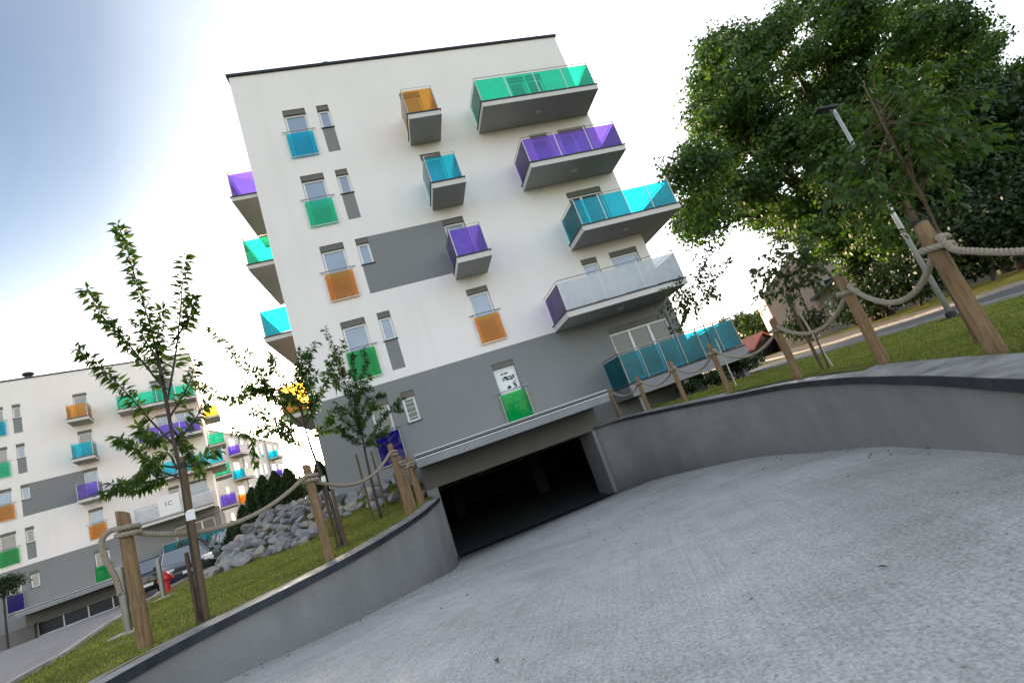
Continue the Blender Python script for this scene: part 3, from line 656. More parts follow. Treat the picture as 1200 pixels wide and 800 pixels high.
# left path of grey pavers
m, nt, b = nmat('grey_pavers'); v = coord(nt); bk = N(nt, 'ShaderNodeTexBrick'); mpn = N(nt, 'ShaderNodeMapping'); mpn.inputs['Rotation'].default_value = (0, 0, .6); nt.links.new(v, mpn.inputs['Vector']); nt.links.new(mpn.outputs[0], bk.inputs['Vector'])
bk.inputs['Scale'].default_value = 1; bk.inputs['Brick Width'].default_value = .2; bk.inputs['Row Height'].default_value = .1; bk.inputs['Mortar Size'].default_value = .005
bk.inputs['Color1'].default_value = (.17, .17, .185, 1); bk.inputs['Color2'].default_value = (.21, .205, .215, 1); bk.inputs['Mortar'].default_value = (.08, .08, .08, 1)
c = mixc(nt, bk.outputs['Color'], ramp(nt, noise(nt, 1.5, 5, .7, v), [(.3, (.75, .75, .75)), (.7, (1.1, 1.1, 1.1))]), 1, 'MULTIPLY'); nt.links.new(c, b.inputs['Base Color']); b.inputs['Roughness'].default_value = .75; M['pavers'] = m
kerbL = [(-4.0, -15), (-4.75, -10.3), (-5.07, -8.26), (-5.42, -7.1), (-6.73, -3.63), (-7.6, -.8), (-8.6, 2.2), (-9.3, 6), (-9.9, 11), (-12, 18), (-15, 22.5)]
strip('path', kerbL, [(-13, -17), (-13.5, -12), (-14.5, -8), (-16, -4), (-18, 2), (-21, 8), (-24, 14), (-26.5, 18), (-27.0, 21)], M['pavers'], 100, 14, .03)
M['kerb'] = simple('kerb_concrete', (.36, .35, .34), .85, 0, .2, 5, 30)
kerb('path_kerb', kerbL, M['kerb'], .09, .05)
# road and verge on the right
m, nt, b = nmat('asphalt'); v = coord(nt)
c = ramp(nt, noise(nt, 2, 6, .7, v), [(.3, (.05, .052, .058)), (.7, (.085, .088, .098))]); nt.links.new(mixc(nt, c, ramp(nt, noise(nt, 80, 2, .7, v), [(.3, (.7, .7, .7)), (.7, (1.2, 1.2, 1.2))]), 1, 'MULTIPLY'), b.inputs['Base Color']); b.inputs['Roughness'].default_value = .7; M['asphalt'] = m
RL = [(11.6, -40), (11.2, -16), (10.95, -9), (11.6, -3), (13.2, 4), (16, 12), (20, 24)]
strip('road', RL, [(p[0] + 4.2, p[1]) for p in RL], M['asphalt'], 140, 8, .02)
kerb('road_kerb', RL, M['kerb'], .14, .07)
kerb('road_kerb', [(p[0] + 4.2, p[1]) for p in RL][::-1], M['kerb'], .14, .10)
M['verge'] = simple('bare_earth', (.14, .11, .085), .95, 0, .3, 3, 25, .6, .02)
strip('verge', [(p[0] + 4.36, p[1]) for p in RL], [(p[0] + 6.0, p[1]) for p in RL], M['verge'], 140, 4, .03)
# ---------------------------------------------------------------- grass blades near the camera
def blades(name, n, x0, x1, y0, y1, ok, h):
    x = rng.uniform(x0, x1, n); y = rng.uniform(y0, y1, n); dd = np.hypot(x, y + 15.4)
    k = ok(x, y) & (rng.uniform(0, 1, n) < np.clip(7.0 / dd, .15, 1) ** 1.2); x, y = x[k], y[k]; dd = dd[k]; z = gz(x, y) - .005; n = len(x)
    a = rng.uniform(0, 6.283, n); hh = h * rng.uniform(.5, 1.3, n); w = .0035 * np.clip(dd / 4, 1, 3.5); le = rng.normal(size=(n, 2)) * hh[:, None] * .5
    B = np.stack([x, y, z], 1); T = B + np.c_[le, hh]; s = np.c_[np.cos(a), np.sin(a), 0 * a] * w[:, None]
    V = np.stack([B - s, B + s, T], 1).reshape(-1, 3); F = np.arange(n)[:, None] * 3 + np.arange(3)[None]
    return V, F
lo2 = [tuple(p[:2]) for p in offset(cld, .30 * SL)]; ro2 = [tuple(p[:2]) for p in offset(crd, .42 * SR)]
lpoly = lo2 + kerbL[:6] + [(-6.5, -.3), (-3, .3), (-.3, .0)]; lpoly = lo2[::-1] + [(-.3, -.2), (-3, .0), (-6.4, -.6)] + kerbL[:6][::-1]
rpoly = ro2[:90] + [(4.5, -18), (11.0, -18), (10.85, -9), (11.5, -3), (10.6, 2)]
M['grass'] = leafmat('grass_blade', (.07, .10, .016), (.165, .19, .028), (.30, .29, .07), .3, 1.3)
V, F = blades('grass', 130000, -7.5, 0, -15, .5, lambda x, y: inpoly(np.c_[x, y], lpoly), .034); tag(npmesh('grass', V, F, M['grass']), kind='stuff')
V, F = blades('grass', 300000, 2.6, 11.5, -18, 3, lambda x, y: inpoly(np.c_[x, y], rpoly), .034); tag(npmesh('grass', V, F, M['grass']), kind='stuff')
# leaf litter and grit on the ramp
n = 420; x = rng.uniform(-3, 6.3, n); y = rng.uniform(-15, -2, n)
for i in range(n):
    if rng.uniform() < .62:
        c = (crd if rng.uniform() < .62 else cld)[rng.integers(2, 60)]; sg = -1 if c[0] > 1.5 else 1; x[i] = c[0] + sg * abs(rng.normal()) * .22; y[i] = c[1] + rng.normal() * .1
P = np.c_[x, y, rz(x, y) + .012]; pol = [tuple(p[:2]) for p in cld][::-1] + [(0, -1.5), (5, -1.5)] + [tuple(p[:2]) for p in crd]; P = P[inpoly(P, pol)]; n = len(P)
A = rng.normal(size=(n, 3)); A[:, 2] *= .1; Nn = np.tile([0, 0, 1.], (n, 1)) + rng.normal(size=(n, 3)) * .25; L = rng.uniform(.015, .06, n)
V, F = leaf_mesh(P, A, Nn, L, L * rng.uniform(.2, .6, n), .3, .1); M['litter'] = simple('dry_leaf', (.09, .065, .045), .9, 0, .4, 8); tag(npmesh('leaf_litter', V, F, M['litter']), kind='stuff')
# threshold grate in front of the garage
mb = MB(); mb.box(.08, 5.05, -1.75, -1.45, -3.1, -2.945)
for i in range(60): mb.box(.1 + i * .082, .13 + i * .082, -1.74, -1.46, -2.944, -2.936)
tag(mb.build('drain_grate', M['dark']), 'dark drain grate across the ramp at the garage mouth', 'drain')
# ================================================================= POSTS AND ROPES
def post(x, y, h, r, tilt, label):
    z = float(gz(x, y)); mb = MB(); rr = random.Random(int(x * 100 + y * 37)); n = 18
    path = [(0, 0, -.25), (0, 0, 0), (.003, 0, h * .3), (-.002, .002, h * .6), (0, .003, h * .93), (0, .003, h)]
    mb.tube(path, [r * 1.06, r * 1.04, r, r * .97, r * .95, r * .93], n)
    for i, v in enumerate(mb.v):
        a = math.atan2(v[1], v[0]); k = 1 + .03 * math.sin(2 * a + x) + .018 * math.sin(5 * a + v[2] * 3); mb.v[i] = (v[0] * k, v[1] * k, v[2] + (.03 * math.cos(a + x) if v[2] > h - .01 else 0))
    o = mb.build('wooden_post', M['post'], None, True, 0); o.location = (x, y, z); o.rotation_euler = (tilt[0], tilt[1], rr.uniform(0, 3))
    for p in o.data.polygons: p.use_smooth = len(p.vertices) == 4
    return tag(o, label, 'post', 'wooden rope fence posts')
PL = [(-2.93, -10.25, 1.3, 'thick wooden post nearest the camera on the left lawn, rope end hanging from it'),
      (-1.66, -8.3, 1.3, 'wooden post beside the second cherry tree, warm light on the coping below it'),
      (-.72, -5.5, 1.3, 'wooden post in front of the cluster by the left of the garage, tallest there'),
      (-.58, -4.3, 1.25, 'second wooden post in the left cluster, counted from the camera'),
      (-.45, -3.3, 1.2, 'third wooden post in the left cluster, counted from the camera'), (-.42, -2.5, 1.15, 'wooden post at the end of the left row, right beside the garage slab')]
PR = [(4.40, -12.62, 1.17, 'thick wooden post nearest the camera on the right, by the lamp pole foot'), (5.35, -10.95, 1.14, 'wooden post in front of the pink house gable'),
      (6.12, -8.85, 1.06, 'wooden post left of the staked sapling with the white stem'), (6.62, -6.35, 1.15, 'wooden post in front of the blue glass terrace, its right half'),
      (6.72, -4.4, 1.12, 'shorter wooden post before the left half of the blue terrace'), (6.55, -2.65, 1.08, 'wooden post under the left end of the blue terrace'), (6.18, -1.35, 1.05, 'wooden post at the right end of the garage slab')]
def hfor(p, py):
    lo, hi = p.z, p.z + 4
    for _ in range(40):
        m_ = (lo + hi) / 2; d = Vector((p.x, p.y, m_)) - CAM; y_ = DN.dot(d) / FW.dot(d) * FPX + 400
        if y_ > py: lo = m_
        else: hi = m_
    return lo - p.z
for i, (b_, t_) in enumerate([((171, 758), 600), ((387, 656), 545), ((480, 603), 521)]):
    p = atD(*b_, gpx(*b_)); PL[i] = (p.x, p.y, hfor(p, t_), PL[i][3]); print('post', p, PL[i][2])
for x, y, h, lb in PL + PR: post(x, y, h, .062, (random.uniform(-.02, .02), random.uniform(-.02, .02)), lb)
def strands(mb, path, r=.0155, off=.0145, pitch=.105):
    P, _ = resample(path, .011); T = np.gradient(P, axis=0); T /= np.linalg.norm(T, axis=1, keepdims=True)
    u = np.cross(T[0], [0, 0, 1.]); u /= np.linalg.norm(u) + 1e-9; U = []
    for t in T:
        u = u - t * u.dot(t); u /= np.linalg.norm(u) + 1e-9; U.append(u)
    U = np.array(U); Wv = np.cross(T, U); s = np.arange(len(P)) * .011
    for k in range(3):
        a = 2 * math.pi * (s / pitch + k / 3); mb.tube(P + (U * np.cos(a)[:, None] + Wv * np.sin(a)[:, None]) * off, r, 6, 0, True)
def rope(name, posts, sags, label, lead_in=None, lead_out=None, hang=None):
    mb = MB(); path = []
    tops = [Vector((x, y, float(gz(x, y)) + h - .2)) for x, y, h, _ in posts]; R0 = .062 + .028
    if lead_in is not None:
        a, t = Vector(lead_in), tops[0]
        for i in range(16): 
            q = i / 16; p = a.lerp(t, q); p.z -= .3 * 4 * q * (1 - q); path.append(p)
    for i, t in enumerate(tops):
        d = ((tops[i + 1] if i + 1 < len(tops) else t * 2 - tops[i - 1]) - t); d.z = 0; d.normalize(); n = Vector((-d.y, d.x, 0))
        if path: 
            while path and (path[-1] - t).xy.length < R0 * 1.25: path.pop()
        turns = 1.5; k = 30
        for j in range(k + 1):
            a = math.pi + turns * 2 * math.pi * j / k - math.pi * .5 * 0; 
            path.append(t + (d * math.cos(a) + n * math.sin(a)) * R0 + Vector((0, 0, .05 - .10 * j / k)))
        if i + 1 < len(tops):
            e = tops[i + 1]; L = (e - t).length
            for j in range(1, 24):
                q = j / 24; p = (t + d * R0).lerp(e - d * R0, q); p.z += -.05 + .1 * q - sags[i] * 4 * q * (1 - q); path.append(p)
    if hang: path = [Vector(p) for p in hang] + path
    if lead_out is not None:
        a = tops[-1]
        for i in range(1, 14): q = i / 13; p = a.lerp(Vector(lead_out), q); p.z -= .15 * 4 * q * (1 - q); path.append(p)
    sp = [Vector(path[0])]
    for p in path[1:]:
        if (Vector(p) - sp[-1]).length > .012: sp.append(Vector(p))
    strands(mb, spline(sp, 3)); return tag(mb.build(name, M['rope'], None, True), label, 'rope', 'ropes strung along the posts')
x, y, h, _ = PL[0]; zt = float(gz(x, y)) + h - .2
hang = [(x - .13, y - .03, zt - .58), (x - .14, y - .03, zt - .45), (x - .17, y - .05, zt - .3), (x - .21, y - .05, zt - .15), (x - .22, y - .04, zt - .02), (x - .17, y - .02, zt + .05), (x - .11, y - .02, zt + .06)]
rope('rope', PL, [.26, .30, .10, .08, .05], 'thick twisted rope sagging between the posts on the left lawn', hang=hang)
x, y, h, _ = PR[0]; 
rope('rope', PR, [.32, .28, .28, .26, .24, .2], 'thick twisted rope sagging between the posts along the right wall', lead_in=(3.75, -14.6, -.32))
# ================================================================= TREES
TP = lambda pts, D, dd=0: [atD(px, py, D + (dd * i / max(1, len(pts) - 1))) for i, (px, py) in enumerate(pts)]
D1 = 5.35
t1s = [([(203, 520), (190, 450), (178, 390), (160, 330), (148, 290), (138, 262)], .3), ([(196, 470), (205, 420), (211, 370), (214, 330), (217, 298)], -.2), ([(192, 455), (172, 430), (148, 400), (122, 372), (101, 338)], .1),
       ([(203, 520), (176, 492), (150, 462), (118, 430), (88, 408)], -.35), ([(209, 548), (180, 542), (150, 520), (135, 512)], .5), ([(212, 560), (180, 552), (150, 566), (116, 580)], -.4), ([(210, 555), (190, 560), (160, 572), (132, 566)], .45),
       ([(209, 545), (228, 545), (246, 530), (256, 528)], -.3), ([(205, 525), (222, 500), (238, 478), (246, 470)], .4), ([(198, 490), (215, 462), (225, 440), (228, 420)], -.5), ([(185, 420), (168, 395), (160, 372)], -.5), ([(200, 505), (178, 515), (160, 498)], .6),
       ([(203, 400), (222, 372), (226, 345)], .4), ([(208, 550), (195, 530), (172, 545), (158, 560)], -.7), ([(190, 440), (184, 400), (192, 360)], .7), ([(200, 500), (215, 520), (236, 555)], .8)]
G1 = gpx(239, 728); tr1 = [atD(239, 728, G1), atD(225, 640, G1 + .15), atD(213, 560, G1 + .3), atD(203, 515, G1 + .42), atD(190, 440, G1 + .6), atD(178, 390, G1 + .75)]
young_tree('cherry_tree', tr1, .032, [[atD(px, py, G1 + .45 + .4 * i / len(s) + dd * i / len(s) * .8) for i, (px, py) in enumerate(s)] for s, dd in t1s], M['leaf_cherry'], M['bark'], .125, .0066, .75, 'young cherry tree nearest the camera on the left, forked into three leafy prongs', group='young cherry trees', droop=.45, bare=.22)
t2s = [([(356, 500), (325, 470), (300, 440), (275, 418), (245, 382)], .4), ([(358, 512), (320, 492), (290, 470), (255, 462), (236, 452)], -.3), ([(355, 490), (345, 450), (352, 425), (372, 400)], .3), ([(357, 500), (372, 470), (385, 440), (392, 418)], -.4),
       ([(360, 520), (335, 512), (315, 500), (296, 505)], .6), ([(352, 480), (330, 445), (318, 425)], -.6), ([(360, 515), (378, 500), (392, 488)], .3), ([(350, 470), (360, 450), (362, 415)], .6), ([(355, 500), (330, 500), (300, 512), (285, 506)], -.8), ([(352, 470), (335, 470), (310, 462), (290, 450)], .8), ([(358, 490), (366, 462), (352, 440)], -.3), ([(345, 470), (320, 455), (300, 455), (270, 470)], .2)]
G2 = gpx(402, 640); tr2 = [atD(402, 640, G2), atD(388, 590, G2 + .1), atD(374, 550, G2 + .2), atD(360, 510, G2 + .3), atD(352, 470, G2 + .4)]
young_tree('cherry_tree', tr2, .035, [[atD(px, py, G2 + .3 + dd * i / len(s) * 1.2) for i, (px, py) in enumerate(s)] for s, dd in t2s], M['leaf_cherry'], M['bark'], .12, .0068, .8, 'young cherry tree with long branches reaching left, between two rope posts', group='young cherry trees', droop=.45, bare=.1, twig=3)
t3s = [([(423, 510), (408, 460), (395, 420), (380, 385)], .2), ([(425, 515), (415, 470), (428, 430), (424, 408)], -.3), ([(428, 525), (445, 495), (460, 478), (468, 470)], .3), ([(425, 510), (405, 495), (392, 470)], -.3), ([(420, 490), (432, 470), (445, 462)], .5), ([(424, 520), (408, 512), (395, 498)], .5),
       ([(420, 480), (415, 440), (412, 415)], .6), ([(426, 520), (440, 512), (455, 500)], -.5), ([(422, 500), (420, 460), (435, 440)], -.7), ([(418, 470), (398, 450), (385, 425)], .4), ([(422, 500), (432, 485), (440, 470)], -.9), ([(424, 510), (418, 490), (400, 480)], .9)]
G3 = gpx(447, 607); tr3 = [atD(447, 607, G3), atD(437, 570, G3 + .1), atD(428, 530, G3 + .3), atD(420, 490, G3 + .5), atD(410, 450, G3 + .6)]
young_tree('cherry_tree', tr3, .04, [[atD(px, py, G3 + .4 + dd * i / len(s) * 1.2) for i, (px, py) in enumerate(s)] for s, dd in t3s], M['leaf_cherry'], M['bark'], .115, .0072, .85, 'young cherry tree with a narrow dense crown, growing before the grey ground floor wall', group='young cherry trees', droop=.4, bare=.05, twig=5)
def sparse(name, trunk, crown, n, D, Ln, label, barkm, tr, step, dsp=.8, twig=2, droop=.3, seed=1, leaf='leaf_birch'):
    rr = random.Random(seed); g_ = gpx(*trunk[0][:2]); T = [atD(px, py, d - trunk[0][2] + g_) for px, py, d in trunk]; D = D - trunk[0][2] + g_; sh = []
    for i in range(n):
        cx, cy, rx, ry, sl = crown; a = rr.uniform(0, 6.28); q = math.sqrt(rr.uniform(.15, 1)); v = math.sin(a) * q * ry
        ex, ey = cx + math.cos(a) * q * rx - sl * v, cy + v
        if name == 'linden_tree' and (math.hypot(ex - 955, ey - 128) < 62 or math.hypot(ex - 985, ey - 165) < 34 or (abs((ex - 985) - (ey - 140) * .58) < 16 and rr.random() < .8)): continue
        e = atD(ex, ey, D + rr.uniform(-dsp, dsp)); q_ = rr.uniform(0, len(T) - 1.9 if name == 'linden_tree' else 1.0); s = T[-1 - int(q_)].lerp(T[-2 - int(q_)], q_ - int(q_)); mid = s.lerp(e, .5) + Vector((0, 0, .12))
        sh.append([s, mid, e])
    return young_tree(name, T, tr, sh, M[leaf], barkm, Ln, step, .8, label, group='young staked trees on the right lawn', droop=droop, bare=.25, twig=twig, wid=.66 if twig == 2 else .5)
sparse('birch_tree', [(776, 469, 12.6), (768, 440, 12.8), (757, 410, 12.9), (748, 385, 13)], (752, 395, 38, 42, .35), 34, 13, .15, 'small sapling with drooping leaves in front of the ground floor terrace window', M['bark'], .022, .075, .6, 2, .5, 3)
sparse('birch_tree', [(855, 454, 10.4), (840, 420, 10.6), (822, 375, 10.8), (806, 330, 11)], (815, 330, 42, 62, .35), 34, 11, .135, 'airy birch sapling standing against the white sky right of the building', M['bark'], .022, .07, .6, 2, .45, 4)
sparse('birch_tree', [(972, 432, 7.6), (955, 392, 7.7), (938, 345, 7.8), (922, 310, 7.9)], (925, 320, 52, 48, .4), 34, 7.8, .105, 'birch sapling with a white stem in front of the pink house', M['bark'], .014, .05, .6, 2, .45, 5)
sparse('linden_tree', [(1146, 402, 4.6), (1095, 262, 4.75), (1045, 165, 4.9), (1012, 100, 5.05)], (1060, 165, 118, 112, .3), 40, 5.0, .10, 'broad leaved young tree hanging over the lamp pole, beside the nearest right post', M['stake'], .02, .024, .7, 4, .45, 6, 'leaf_cherry')
# stakes, ties, tags
def stake(a, b, r, label, mat='stake', tie=None):
    a = Vector(a); b = Vector(b); root = empty('tree_stake', a, 0, label, 'stake', 'wooden stakes beside the young trees'); mb = MB(); d = b - a
    mb.tube([-d * .1, (0, 0, 0), d * .5, d * .97, d], [r, r, r, r * .97, r * .9], 10); mb.build('pole', M[mat], root)
    if tie: 
        t = Vector(tie) - a; q = d * (max(.1, min(.96, t.dot(d) / d.length_squared))); m2 = MB(); m2.tube([q, t], .012, 6); m2.tube([q - d.normalized() * .03, q + d.normalized() * .03], r * 1.2, 10); m2.build('tie', M['tie'], root)
    return root
def gp(px, py, D):
    return atD(px, py, gpx(px, py))
def up(p, h, lean=(0, 0)): return Vector((p.x + lean[0], p.y + lean[1], p.z + h))
g = gp(243, 727, 4.35); stake(g, atD(213, 535, G1 + .28), .03, 'thick brown stake tied to the nearest cherry tree', 'stake', atD(208, 548, G1 + .33))
g = gp(233, 730, 4.5); stake(g, up(g, .75), .022, 'short dark stake at the foot of the nearest cherry tree')
g = gp(396, 642, 7.2); stake(g, up(g, 1.0), .026, 'left one of two dark stakes behind the second left post')
g = gp(406, 641, 7.35); stake(g, up(g, .95), .026, 'right one of two dark stakes behind the second left post')
g = gp(438, 611, 10.2); stake(g, up(g, 1.7), .028, 'tall grey stake left of the third cherry trunk')
g = gp(456, 606, 10.5); stake(g, up(g, 1.6), .026, 'dark stake right of the third cherry trunk')
g = gp(472, 592, 11.8); stake(g, up(g, .9), .024, 'thin low stake between the third cherry tree and the post cluster')
g = gp(1148, 402, 4.55); stake(g, atD(1060, 236, gpx(1148, 402) + .2), .03, 'dark weathered stake leaning along the lamp pole', 'stake', atD(1092, 255, gpx(1148, 402) + .2))
g = gp(965, 434, 7.5); stake(g, up(g, 1.25), .026, 'brown stake tied to the white stemmed sapling', 'stake', atD(938, 345, gpx(972, 432) + .2))
g = gp(976, 430, 7.6); stake(g, up(g, 1.3, (-.05, .1)), .017, 'white peeled stake at the stem of the sapling before the pink house', 'stake_pale')
g = gp(863, 452, 10.2); stake(g, up(g, 1.3), .02, 'pale thin stake beside the post before the blue terrace', 'stake_pale')
g = gp(790, 467, 12.4); stake(g, up(g, 1.1), .02, 'white thin stake before the left half of the blue terrace', 'stake_pale')
def plant_tag(px, py, D, s, label):
    mb = MB(); p = atD(px, py, D); n = (CAM - p); n.z = 0; n.normalize(); T = Matrix.Translation(p) @ n.to_track_quat('Y', 'Z').to_matrix().to_4x4()
    k = [(-s * .5, -s * .7), (s * .5, -s * .62), (s * .5, s * .35), (s * .25, s * .66), (-s * .5, s * .7)]; mb.prism(k, -.002, .002, 0, 'y'); mb.v = [tuple(T @ Vector(v)) for v in mb.v]
    tag(mb.build('plant_tag', M['tag']), label, 'tag', 'white tags on the young trees')
plant_tag(223, 603, G1 + .12, .085, 'curled white tag on the trunk of the nearest cherry tree'); plant_tag(379, 561, G2 - .1, .07, 'small white tag beside the second left post')
# big tree behind the road, hedges, garden trees
def big_tree():
    base = Vector((22.3, 2.2, float(gz(22.3, 2.2)))); root = empty('broadleaf_tree', base, 0, 'huge dark green broadleaf tree towering over the road on the right', 'tree')
    rr = random.Random(11); clumps = []; mb = MB(); fork = atD(1000, 262, 23.5) - base
    mb.tube(spline([(0, 0, -.3), (.1, .1, 2.0), fork], 4), [.62, .58, .54, .5, .48, .46, .45, .43, .42], 12)
    tops = [(822, 110), (850, 75), (905, 35), (960, 18), (1020, 25), (1080, 15), (1120, 45), (1155, 75), (1195, 100), (835, 160), (805, 195), (800, 240), (825, 238), (860, 215), (880, 240), (880, 120), (930, 90), (980, 75), (1040, 80), (1100, 95), (1150, 115), (1195, 130), (900, 170), (950, 150), (1010, 140), (1075, 150),
            (1130, 170), (930, 230), (1120, 235), (1170, 200), (1200, 180), (1010, 225), (965, 270), (1060, 205), (1090, 275), (845, 135), (870, 165), (905, 205), (935, 125), (965, 110), (915, 145), (985, 180), (1030, 110), (1100, 130), (1020, 185), (985, 290), (1035, 268), (940, 255), (1220, 240), (1180, 260), (1240, 120), (1260, 190), (960, 200), (880, 60), (990, 40), (1060, 50)]
    for i, (px, py) in enumerate(tops):
        for q in range(3):
            D = 23.5 + rr.uniform(-4.5, 4.5) * (1 if q else .4); c = atD(px + rr.uniform(-22, 22), py + rr.uniform(-20, 20), D) - base; r = rr.uniform(.85, 1.5); clumps.append((tuple(c), r))
        c = Vector(clumps[-3][0]); mid = fork.lerp(c, .45) + Vector((rr.uniform(-.6, .6), rr.uniform(-.6, .6), rr.uniform(-.1, .9)))
        mb.tube(spline([fork, mid, c], 4), [.17 * (1 - .85 * z / 8) + .015 for z in range(9)], 6, 0, False)
    mb.build('trunk', M['bark'], root, True); V, F = crown_leaves(clumps, 900, .2, .3); npmesh('crown', V, F, M['leaf_big'], root)
big_tree()
def hedge_bush(name, px, py, D, w, h, label, leafm='leaf_dark', size=.16, per=300, cat='bush', group='dark bushes along the road'):
    p = atD(px, py, D); z0 = float(gz(p.x, p.y)); return crown_tree(name, (p.x, p.y, z0), h, w, .1, 22, per, size, M[leafm], label, group, .06, (.3, .45), cat=cat, seed=int(px + D))
hb = [(1002, 374, 25, 1.0, 1.5, 'low dark bush at the foot of the pink gable, left of the others'), (1040, 370, 21, 1.9, 2.3, 'dark bush right of the pink gable, behind the road verge'), (1078, 355, 19, 2.0, 2.4, 'dark bush directly behind the lamp pole'),
      (1120, 338, 17.5, 2.0, 2.6, 'dark bush behind the nearest right post'), (1160, 322, 16.5, 2.1, 3.4, 'dark bush below the rope at the right edge'), (1200, 305, 16, 2.2, 3.8, 'dark tall bush cut by the right edge of the picture'), (950, 395, 29, 1.6, 2.2, 'small dark bush left of the pink house, beside the shed')]
for px, py, D, w, h, lb in hb: hedge_bush('garden_bush', px, py, D, w, h, lb)
def dtree(px, py, D, h, r, th, n, per, size, leafm, lb, seed, grp='trees in the distance', name='garden_tree', tr=.2):
    p = atD(px, py, D); return crown_tree(name, (p.x, p.y, float(gz(p.x, p.y))), h, r, th, n, per, size, M[leafm], lb, grp, tr, seed=seed)
dtree(1215, 330, 19.5, 8.6, 4.2, 2.0, 40, 300, .24, 'leaf_dark', 'very dark tree filling the right edge behind the road', 3, 'tall trees beyond the road', tr=.3)
dtree(1195, 335, 25, 9.6, 4.2, 2.6, 34, 300, .24, 'leaf_dark', 'dark tree behind the bushes, under the big broadleaf crown', 4, 'tall trees beyond the road', tr=.3)
ft = [(842, 430, 75, 7.5, 4, 'pale green tree far behind the blue terrace'), (880, 415, 60, 7.0, 3.6, 'bright green tree beyond the shed'), (905, 405, 52, 5.5, 3.0, 'round green tree behind the pink roofed shed'), (925, 400, 70, 8.5, 4.5, 'large pale tree behind the small white house'), (860, 425, 95, 9, 6, 'hazy tree on the skyline left of the shed'),
      (945, 392, 90, 11, 6, 'far tree seen past the left side of the pink house'), (348, 612, 95, 9, 5, 'pale tree in the gap right of the far warm block'), (356, 606, 75, 6, 3, 'small pale tree beside the main block, far away')]
for i, (px, py, D, h, r, lb) in enumerate(ft): dtree(px, py, D, h, r, h * .2, 18, 70 * 9 / (r * r) ** .5, .5, 'leaf_far', lb, 20 + i)
# low plants under the blue terrace
for i, (px, py, D, w, h, lb) in enumerate([(868, 425, 16.5, .8, .8, 'dark green shrub at the right end of the blue terrace'), (838, 440, 15.5, .6, .55, 'low dark shrub under the middle of the blue terrace'), (808, 452, 15.6, .5, .45, 'low dark shrub under the left half of the blue terrace')]):
    hedge_bush('low_shrub', px, py, D, w, h, lb, 'leaf_dark', .09, 1300, 'shrub', 'shrubs under the terrace')
# thujas on the rock bank
def thuja(px, py, D, h, r, lb, seed):
    p = atD(px, py, D); base = Vector((p.x, p.y, float(gz(p.x, p.y)))); root = empty('thuja', base, 0, lb, 'conifer', 'thujas on top of the rock bank'); n = 5200
    t = rng.uniform(0, 1, n) ** .8; a = rng.uniform(0, 6.283, n); prof = r * np.minimum(1, (1 - t) ** .65 * 1.15) * (1 + .16 * np.sin(a * 3 + seed + t * 9)) * rng.uniform(.45, 1.05, n)
    P = np.c_[np.cos(a) * prof, np.sin(a) * prof, .05 + t * h]; A = np.c_[np.cos(a) * .35, np.sin(a) * .35, np.ones(n)] + rng.normal(size=(n, 3)) * .25; Nn = np.c_[np.cos(a), np.sin(a), 0 * a] + rng.normal(size=(n, 3)) * .5
    L = rng.uniform(.08, .17, n); V, F = rhomb_mesh(P, A, Nn, L, L * .45); npmesh('foliage', V, F, M['leaf_thuja'], root); mb = MB(); mb.tube([(0, 0, -.2), (0, 0, h * .7)], [.05, .02], 6); mb.build('trunk', M['bark'], root)
for i, (px, py, D, h, r, lb) in enumerate([(274, 622, 21, 1.35, .62, 'leftmost dark thuja, standing above the parked cars'), (288, 613, 20.6, 1.5, .56, 'second dark thuja from the left on the rock bank'), (302, 607, 20.4, 1.75, .58, 'tallest thuja in the left half of the row on the rocks'), (316, 602, 20.2, 1.85, .6, 'dark thuja in the middle of the row on the rocks'),
        (330, 597, 20, 1.8, .6, 'dark thuja just left of the second rope post top'), (345, 592, 19.8, 1.7, .58, 'dark thuja behind the second rope post'), (384, 590, 18.2, 1.4, .5, 'thuja standing apart at the corner of the grey wall')]): thuja(px, py, D, h, r, lb, i)
# topiary at far left, shrubs by the second block
p = atD(8, 742, 22); base = Vector((p.x, p.y, float(gz(p.x, p.y)))); root = empty('topiary_tree', base, 0, 'small ball topped tree on a thin stem at the left edge', 'tree'); top = atD(3, 687, 22) - base
mb = MB(); mb.tube([(0, 0, -.2), top * .5, top], [.05, .04, .035], 8); mb.build('trunk', M['bark'], root)
V, F = crown_leaves([(tuple(top), .78), (tuple(top + Vector((.3, 0, .1))), .5), (tuple(top + Vector((-.3, 0, .08))), .5)], 2600, .1); npmesh('crown', V, F, M['leaf_thuja'], root)
hedge_bush('red_leaved_shrub', 236, 640, 30, 1.0, 2.4, 'dark red leaved shrub under the white balcony of the left block', 'leaf_red', .14, 500, 'shrub', 'shrubs beside the left block')
hedge_bush('green_shrub', 219, 645, 29.5, 1.1, 2.6, 'dark green shrub under the white balcony of the left block', 'leaf_dark', .14, 500, 'shrub', 'shrubs beside the left block')
